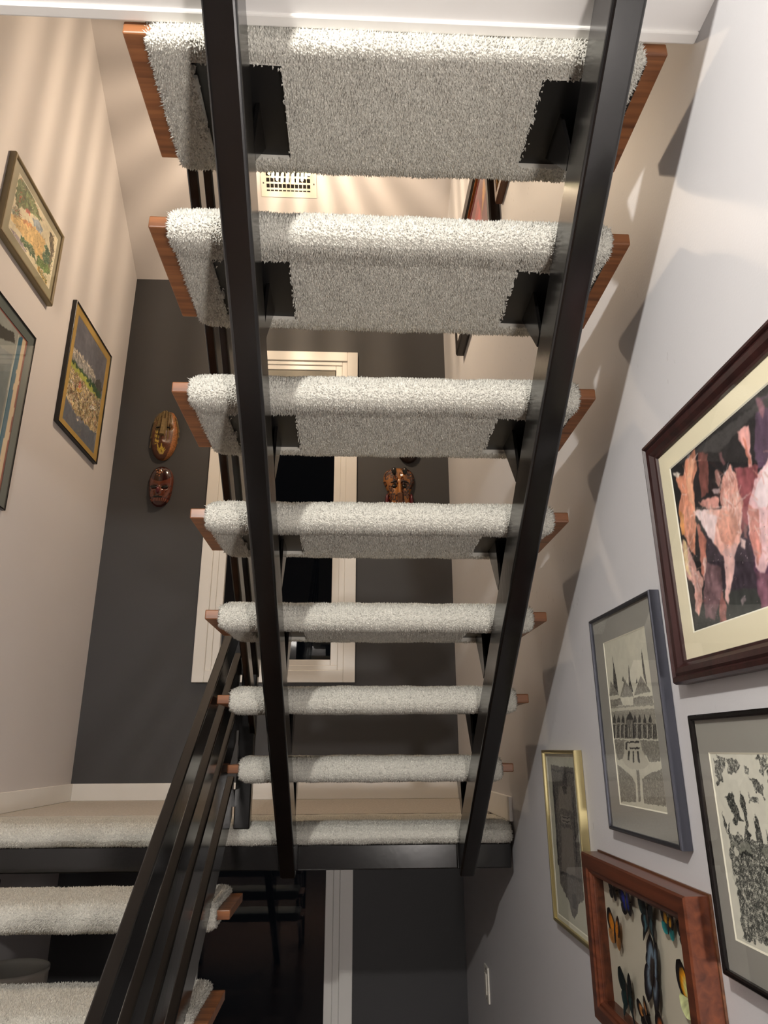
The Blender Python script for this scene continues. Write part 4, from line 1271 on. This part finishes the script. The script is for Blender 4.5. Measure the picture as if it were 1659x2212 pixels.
def col1(u, v):
    base = (104, 70, 38) if v > 0.55 else (88, 48, 26)
    n = 0.8 + 0.4 * mr.random()
    if abs(u) > 0.72 and u > 0:
        base = (150, 96, 54)
    if -0.62 < u < -0.22 and 0.28 < v < 0.56 and math.sin(v * 70 + u * 9) > -0.35:
        base = (190, 160, 62)
    if abs(v - (0.24 - 0.10 * abs(math.sin(u * 9)))) < 0.055 and -0.35 < u < 0.3:
        base = (184, 156, 60)
    if abs(v - (0.10 + 0.5 * u * u)) < 0.012 and abs(u) < 0.4:
        base = (190, 160, 90)
    return tuple(b * n for b in base)


mask_shell('face', c1, a0, a1, hw1, 0.045, ell, lambda u, v: 0.018 * g(u, v, 0, 0.50, 0.16, 0.16) - 0.014 * g(u, v, -0.38, 0.62, 0.24, 0.04) - 0.014 * g(u, v, 0.38, 0.62, 0.24, 0.04) + 0.006 * g(u, v, 0, 0.3, 0.5, 0.05), col1, M['mask'], t)
for sx in (-1, 1):
    blob('eye', c1 + sx * 0.028, YW - 0.047, a0 + 0.182, 0.014, 0.006, 0.0045, M['mask_black'], t, rot=sx * 0.12)
blob('mouth', c1 + 0.002, YW - 0.050, a0 + 0.098, 0.009, 0.006, 0.005, M['mask_black'], t)
prism_x('nose', [(YW - 0.045, a0 + 0.125), (YW - 0.078, a0 + 0.130), (YW - 0.074, a0 + 0.150), (YW - 0.056, a0 + 0.235), (YW - 0.045, a0 + 0.235)], c1 - 0.011, c1 + 0.011, M['raffia'], t, bevel=0.003)
for i in range(46):
    u = mr.uniform(-0.98, 0.98)
    a = (c1 + u * 0.02, YW - 0.045 + 0.02 * abs(u), a1 - 0.012 + mr.uniform(-0.01, 0.006))
    lz = a1 - mr.uniform(0.06, 0.20) - 0.03 * abs(u)
    b_ = (c1 + u * 0.078 + mr.uniform(-0.006, 0.006), YW - 0.052 + 0.046 * u * u, lz)
    bm = bmesh.new()
    wv = mr.uniform(0.0012, 0.0026)
    mid = ((a[0] + b_[0]) / 2 + u * 0.014, (a[1] + b_[1]) / 2 - 0.006, (a[2] + b_[2]) / 2 + 0.02)
    pts = [a, mid, b_]
    vs = [[bm.verts.new((p[0] + dx, p[1] + dy, p[2])) for dx, dy in ((-wv, 0), (wv, 0), (0, -wv))] for p in pts]
    for q in range(2):
        for k in range(3):
            bm.faces.new((vs[q][k], vs[q][(k + 1) % 3], vs[q + 1][(k + 1) % 3], vs[q + 1][k]))
    bm_obj('raffia_strand', bm, M['raffia'], t)

# dark lacquered mask
c2, b0, b1, hw2 = -1.110, 1.470, 1.703, 0.066
t = thing('wall_mask', (c2, YW - 0.03, b0), 'small dark red lacquered mask with a turtle carved on the forehead', 'mask')


def w2(v):
    return max(0.05, (1 - abs((v - 0.5) / 0.5) ** 3.2)) ** 0.5 * (0.86 + 0.14 * min(1, v * 1.6))


def col2(u, v):
    base = (96, 48, 32)
    if v > 0.58 + 0.16 * u * u and abs(u) < 0.9:
        base = (48, 18, 16)
    if v < 0.20:
        base = (70, 24, 20)
    if 0.10 < v < 0.17 and math.sin(u * 34) > 0.1:
        base = (150, 84, 60)
    if 0.2 < v < 0.5 and (int(u * 14 + 40) * 7 + int(v * 26) * 3) % 5 == 0:
        base = (64, 30, 22)
    return base


mask_shell('face', c2, b0, b1, hw2, 0.040, w2, lambda u, v: 0.018 * g(u, v, 0, 0.36, 0.16, 0.10) - 0.012 * g(u, v, -0.42, 0.45, 0.3, 0.05) - 0.012 * g(u, v, 0.42, 0.45, 0.3, 0.05) + 0.010 * g(u, v, 0, 0.16, 0.6, 0.05) + 0.006 * g(u, v, 0, 0.9, 0.06, 0.1), col2, M['mask_gloss'], t)
for sx in (-1, 1):
    blob('eye', c2 + sx * 0.029, YW - 0.037, b0 + 0.103, 0.021, 0.006, 0.008, M['mask_black'], t, rot=-sx * 0.1)
blob('mouth', c2, YW - 0.047, b0 + 0.044, 0.026, 0.006, 0.005, M['mask_black'], t)
blob('nose', c2, YW - 0.058, b0 + 0.078, 0.010, 0.012, 0.020, M['mask_maroon'], t)
M['carve'] = paint('carved_tan_paint', (150, 100, 66), rough=0.35, var=0.2, scale=80)
for (dx, dz, rr) in ((0, 0, 0.0075), (0.013, 0.006, 0.006), (-0.013, 0.006, 0.006), (0.012, -0.010, 0.006), (-0.012, -0.010, 0.006), (0, 0.015, 0.006), (0, -0.016, 0.005), (0.018, -0.024, 0.004), (-0.018, -0.024, 0.004), (0.02, 0.02, 0.0045), (-0.02, 0.02, 0.0045)):
    blob('turtle_scute', c2 - 0.004 + dx, YW - 0.0405 + 0.25 * abs(dx), b0 + 0.182 + dz, rr, 0.004, rr, M['carve'], t)

# jaguar mask
c3, d0, d1, hw3 = 0.190, 1.430, 1.712, 0.086
t = thing('wall_mask', (c3, YW - 0.03, d0), 'spotted jaguar mask with black ears on the dark wall right of the window', 'mask')
SPOT = [(mr.uniform(-1, 1), mr.uniform(0, 1), mr.uniform(0.07, 0.14)) for _ in range(110)]


def w3(v):
    return (0.74 if v < 0.5 else 0.74 + 0.26 * min(1, (v - 0.5) / 0.2)) if v < 0.78 else max(0.3, (1 - ((v - 0.78) / 0.24) ** 2.4)) ** 0.5


def col3(u, v):
    base = (150, 96, 48)
    for (su, sv, sr) in SPOT:
        q = math.hypot((u - su) * 1.0, (v - sv) * 1.7)
        if sr * 0.5 < q < sr:
            base = (58, 28, 16)
        elif q <= sr * 0.3 and sr > 0.08:
            base = (120, 66, 30)
    if abs(u) < 0.13 and v < 0.6:
        base = (166, 108, 52)
    if v < 0.16 and abs(u) < 0.35:
        base = (30, 16, 16)
    return base


mask_shell('face', c3, d0, d1, hw3, 0.050, w3, lambda u, v: 0.034 * g(u, v, 0, 0.32, 0.30, 0.20) + 0.016 * g(u, v, 0, 0.55, 0.14, 0.14) - 0.016 * g(u, v, -0.36, 0.58, 0.14, 0.05) - 0.016 * g(u, v, 0.36, 0.58, 0.14, 0.05) + 0.01 * g(u, v, -.3, .78, .2, .1) + 0.01 * g(u, v, .3, .78, .2, .1), col3, M['mask_gloss'], t, nu=56, nv=76)
for sx in (-1, 1):
    blob('eye', c3 + sx * 0.027, YW - 0.047, d0 + 0.160, 0.013, 0.007, 0.010, M['mask_black'], t)
    blob('ear', c3 + sx * 0.030, YW - 0.060, d0 + 0.246, 0.014, 0.012, 0.021, M['mask_black'], t)
    blob('side_whisker', c3 + sx * 0.067, YW - 0.022, d0 + 0.060, 0.012, 0.018, 0.066, M['mask_maroon'], t)
    blob('brow', c3 + sx * 0.032, YW - 0.056, d0 + 0.183, 0.020, 0.006, 0.004, M['mask_black'], t, rot=sx * 0.3)
prism_x('muzzle_strip', [(YW - 0.07, d0 + 0.03), (YW - 0.098, d0 + 0.045), (YW - 0.098, d0 + 0.105), (YW - 0.07, d0 + 0.115)], c3 - 0.013, c3 + 0.013, M['frame_walnut'], t, bevel=0.004, seg=2)

# chin of a dark mask that hangs above, almost hidden by the treads
t = thing('wall_mask', (0.245, YW - 0.03, 1.745), 'dark mask with only its chin showing below a tread', 'mask')
mask_shell('face', 0.245, 1.745, 1.985, 0.07, 0.045, ell, lambda u, v: 0.012 * g(u, v, 0, 0.5, 0.2, 0.2), lambda u, v: (40, 28, 24), M['mask'], t)

# ------------------------------------------------------------------ chandelier
ch = thing('chandelier', (LAMP_CHAND[0], LAMP_CHAND[1], 2.81), 'small round chandelier of glowing glass rods above the stairwell', 'chandelier')
cx, cyy = LAMP_CHAND[0], LAMP_CHAND[1]
rod = None
NR, RR = 28, 0.112
for i in range(NR):
    a = 2 * math.pi * (i + 0.5) / NR
    p = (cx + RR * math.cos(a), cyy + RR * math.sin(a), 2.812)
    if rod is None:
        rod = lathe('glass_rod', [(0.0015, 0.0), (0.0045, 0.0015), (0.0068, 0.006), (0.0068, 0.20)], p, M['rod'], ch, n=8)
    else:
        q = link('glass_rod', rod.data, ch, None, p)
lathe('ring', [(0.095, 0.0), (0.125, 0.0), (0.125, 0.03), (0.095, 0.03)], (cx, cyy, 3.012), M['brass'], ch, n=32)
lathe('canopy', [(0.10, 0.0), (0.10, 0.006), (0.03, 0.05), (0.012, 0.06)], (cx, cyy, 3.042), M['brass'], ch, n=28)
lathe('stem', [(0.006, 0.0), (0.006, cz(cyy) - 3.10)], (cx, cyy, 3.10), M['brass'], ch, n=10)

# hall lamp over the viewer (out of frame): canopy and stem above its bulb
hl = thing('ceiling_lamp', (LAMP_HALL[0], LAMP_HALL[1], 1.28), 'small flush ceiling lamp in the hall', 'lamp')
lathe('canopy', [(0.05, 0.0), (0.075, 0.004), (0.075, 0.009)], (LAMP_HALL[0], LAMP_HALL[1], 1.2835), M['white'], hl, n=24)
lathe('socket', [(0.012, 0.0), (0.014, 0.006)], (LAMP_HALL[0], LAMP_HALL[1], 1.278), M['white'], hl, n=14)

# ------------------------------------------------------------------ vent on the sloping ceiling
def on_slope(x, sdist, out):
    """sdist metres up the slope from the back wall, out metres off the surface."""
    k = math.hypot(1, 0.67)
    ty, tz = -1 / k, 0.67 / k
    ny, nz = -0.67 / k, -1 / k
    return (x, YW + ty * sdist + ny * out, 2.93 + tz * sdist + nz * out)


def slope_box(name, x0, x1, s0, s1, o0, o1, mat, parent):
    bm = bmesh.new()
    vs = [bm.verts.new(on_slope(x, s_, o_)) for o_ in (o0, o1) for s_ in (s0, s1) for x in (x0, x1)]
    for q in ((0, 1, 3, 2), (4, 6, 7, 5), (0, 4, 5, 1), (2, 3, 7, 6), (0, 2, 6, 4), (1, 5, 7, 3)):
        bm.faces.new([vs[i] for i in q])
    bmesh.ops.recalc_face_normals(bm, faces=bm.faces)
    return bm_obj(name, bm, mat, parent)


k67 = math.hypot(1, 0.67)
S0 = (YW - 0.741) * k67
vt = thing('ceiling_vent', on_slope(-0.444, S0, 0.0), 'white air vent grille in the sloping cream ceiling', 'vent')
VX0, VX1, S1 = -0.599, -0.289, S0 + 0.245
fi = 0.030
for (a, b, p, q) in ((VX0, VX0 + fi, S0, S1), (VX1 - fi, VX1, S0, S1), (VX0 + fi, VX1 - fi, S0, S0 + fi), (VX0 + fi, VX1 - fi, S1 - fi, S1)):
    slope_box('vent_frame', a, b, p, q, 0.0003, 0.008, M['vent'], vt)
slope_box('throat', VX0 + fi, VX1 - fi, S0 + fi, S1 - fi, 0.0002, 0.0010, M['vent_dark'], vt)
for i in range(11):
    x = VX0 + fi + (i + 0.5) * (VX1 - VX0 - 2 * fi) / 11 + 0.009
    slope_box('vent_fin', x - 0.0022, x + 0.0022, S0 + fi, S1 - fi, 0.0012, 0.0078, M['vent'], vt)
for i in range(6):
    s_ = S0 + fi + (i + 0.5) * (S1 - S0 - 2 * fi) / 6
    slope_box('vent_louvre', VX0 + fi, VX1 - fi, s_ - 0.008, s_ + 0.002, 0.0012, 0.004, M['vent'], vt)
for x in (VX0 + 0.014, VX1 - 0.014):
    slope_box('screw', x - 0.004, x + 0.004, (S0 + S1) / 2 - 0.054, (S0 + S1) / 2 - 0.046, 0.0078, 0.0092, M['switch_dark'], vt)

# ------------------------------------------------------------------ light switch and bin
sw = thing('light_switch', (XW_R - 0.004, 0.61, -0.678), 'white switch plate low on the right wall under the landing', 'switch')
box('plate', XW_R - 0.007, XW_R - 0.0004, 0.575, 0.648, -0.678, -0.560, M['plastic'], sw, bevel=0.002, seg=2)
box('rocker', XW_R - 0.011, XW_R - 0.0065, 0.596, 0.628, -0.655, -0.585, M['plastic'], sw, bevel=0.002)
for z in (-0.668, -0.571):
    box('screw', XW_R - 0.008, XW_R - 0.0066, 0.609, 0.615, z - 0.003, z + 0.003, M['switch_dark'], sw)

bn = thing('waste_bin', (-1.253, 0.445, FLOOR_Z), 'round white bin standing under the stair landing', 'bin')
lathe('bin_wall', [(0.100, 0.0), (0.126, 0.78), (0.129, 0.782), (0.129, 0.795), (0.125, 0.795), (0.121, 0.78), (0.096, 0.012)], (-1.253, 0.445, FLOOR_Z + 0.001), M['plastic'], bn, n=40)

# stand for the added fill light (out of frame): invented base and pole
fl = thing('added_fill_lamp', (LAMP_FILL[0], LAMP_FILL[1], FLOOR_Z), 'slim black floor lamp added out of frame as fill light for the treads', 'lamp')
lathe('base', [(0.13, 0.0), (0.13, 0.02), (0.02, 0.035)], (LAMP_FILL[0], LAMP_FILL[1], FLOOR_Z + 0.001), M['frame_black'], fl, n=24)
lathe('pole', [(0.009, 0.0), (0.009, LAMP_FILL[2] - FLOOR_Z - 0.22)], (LAMP_FILL[0], LAMP_FILL[1], FLOOR_Z + 0.03), M['frame_black'], fl, n=10)
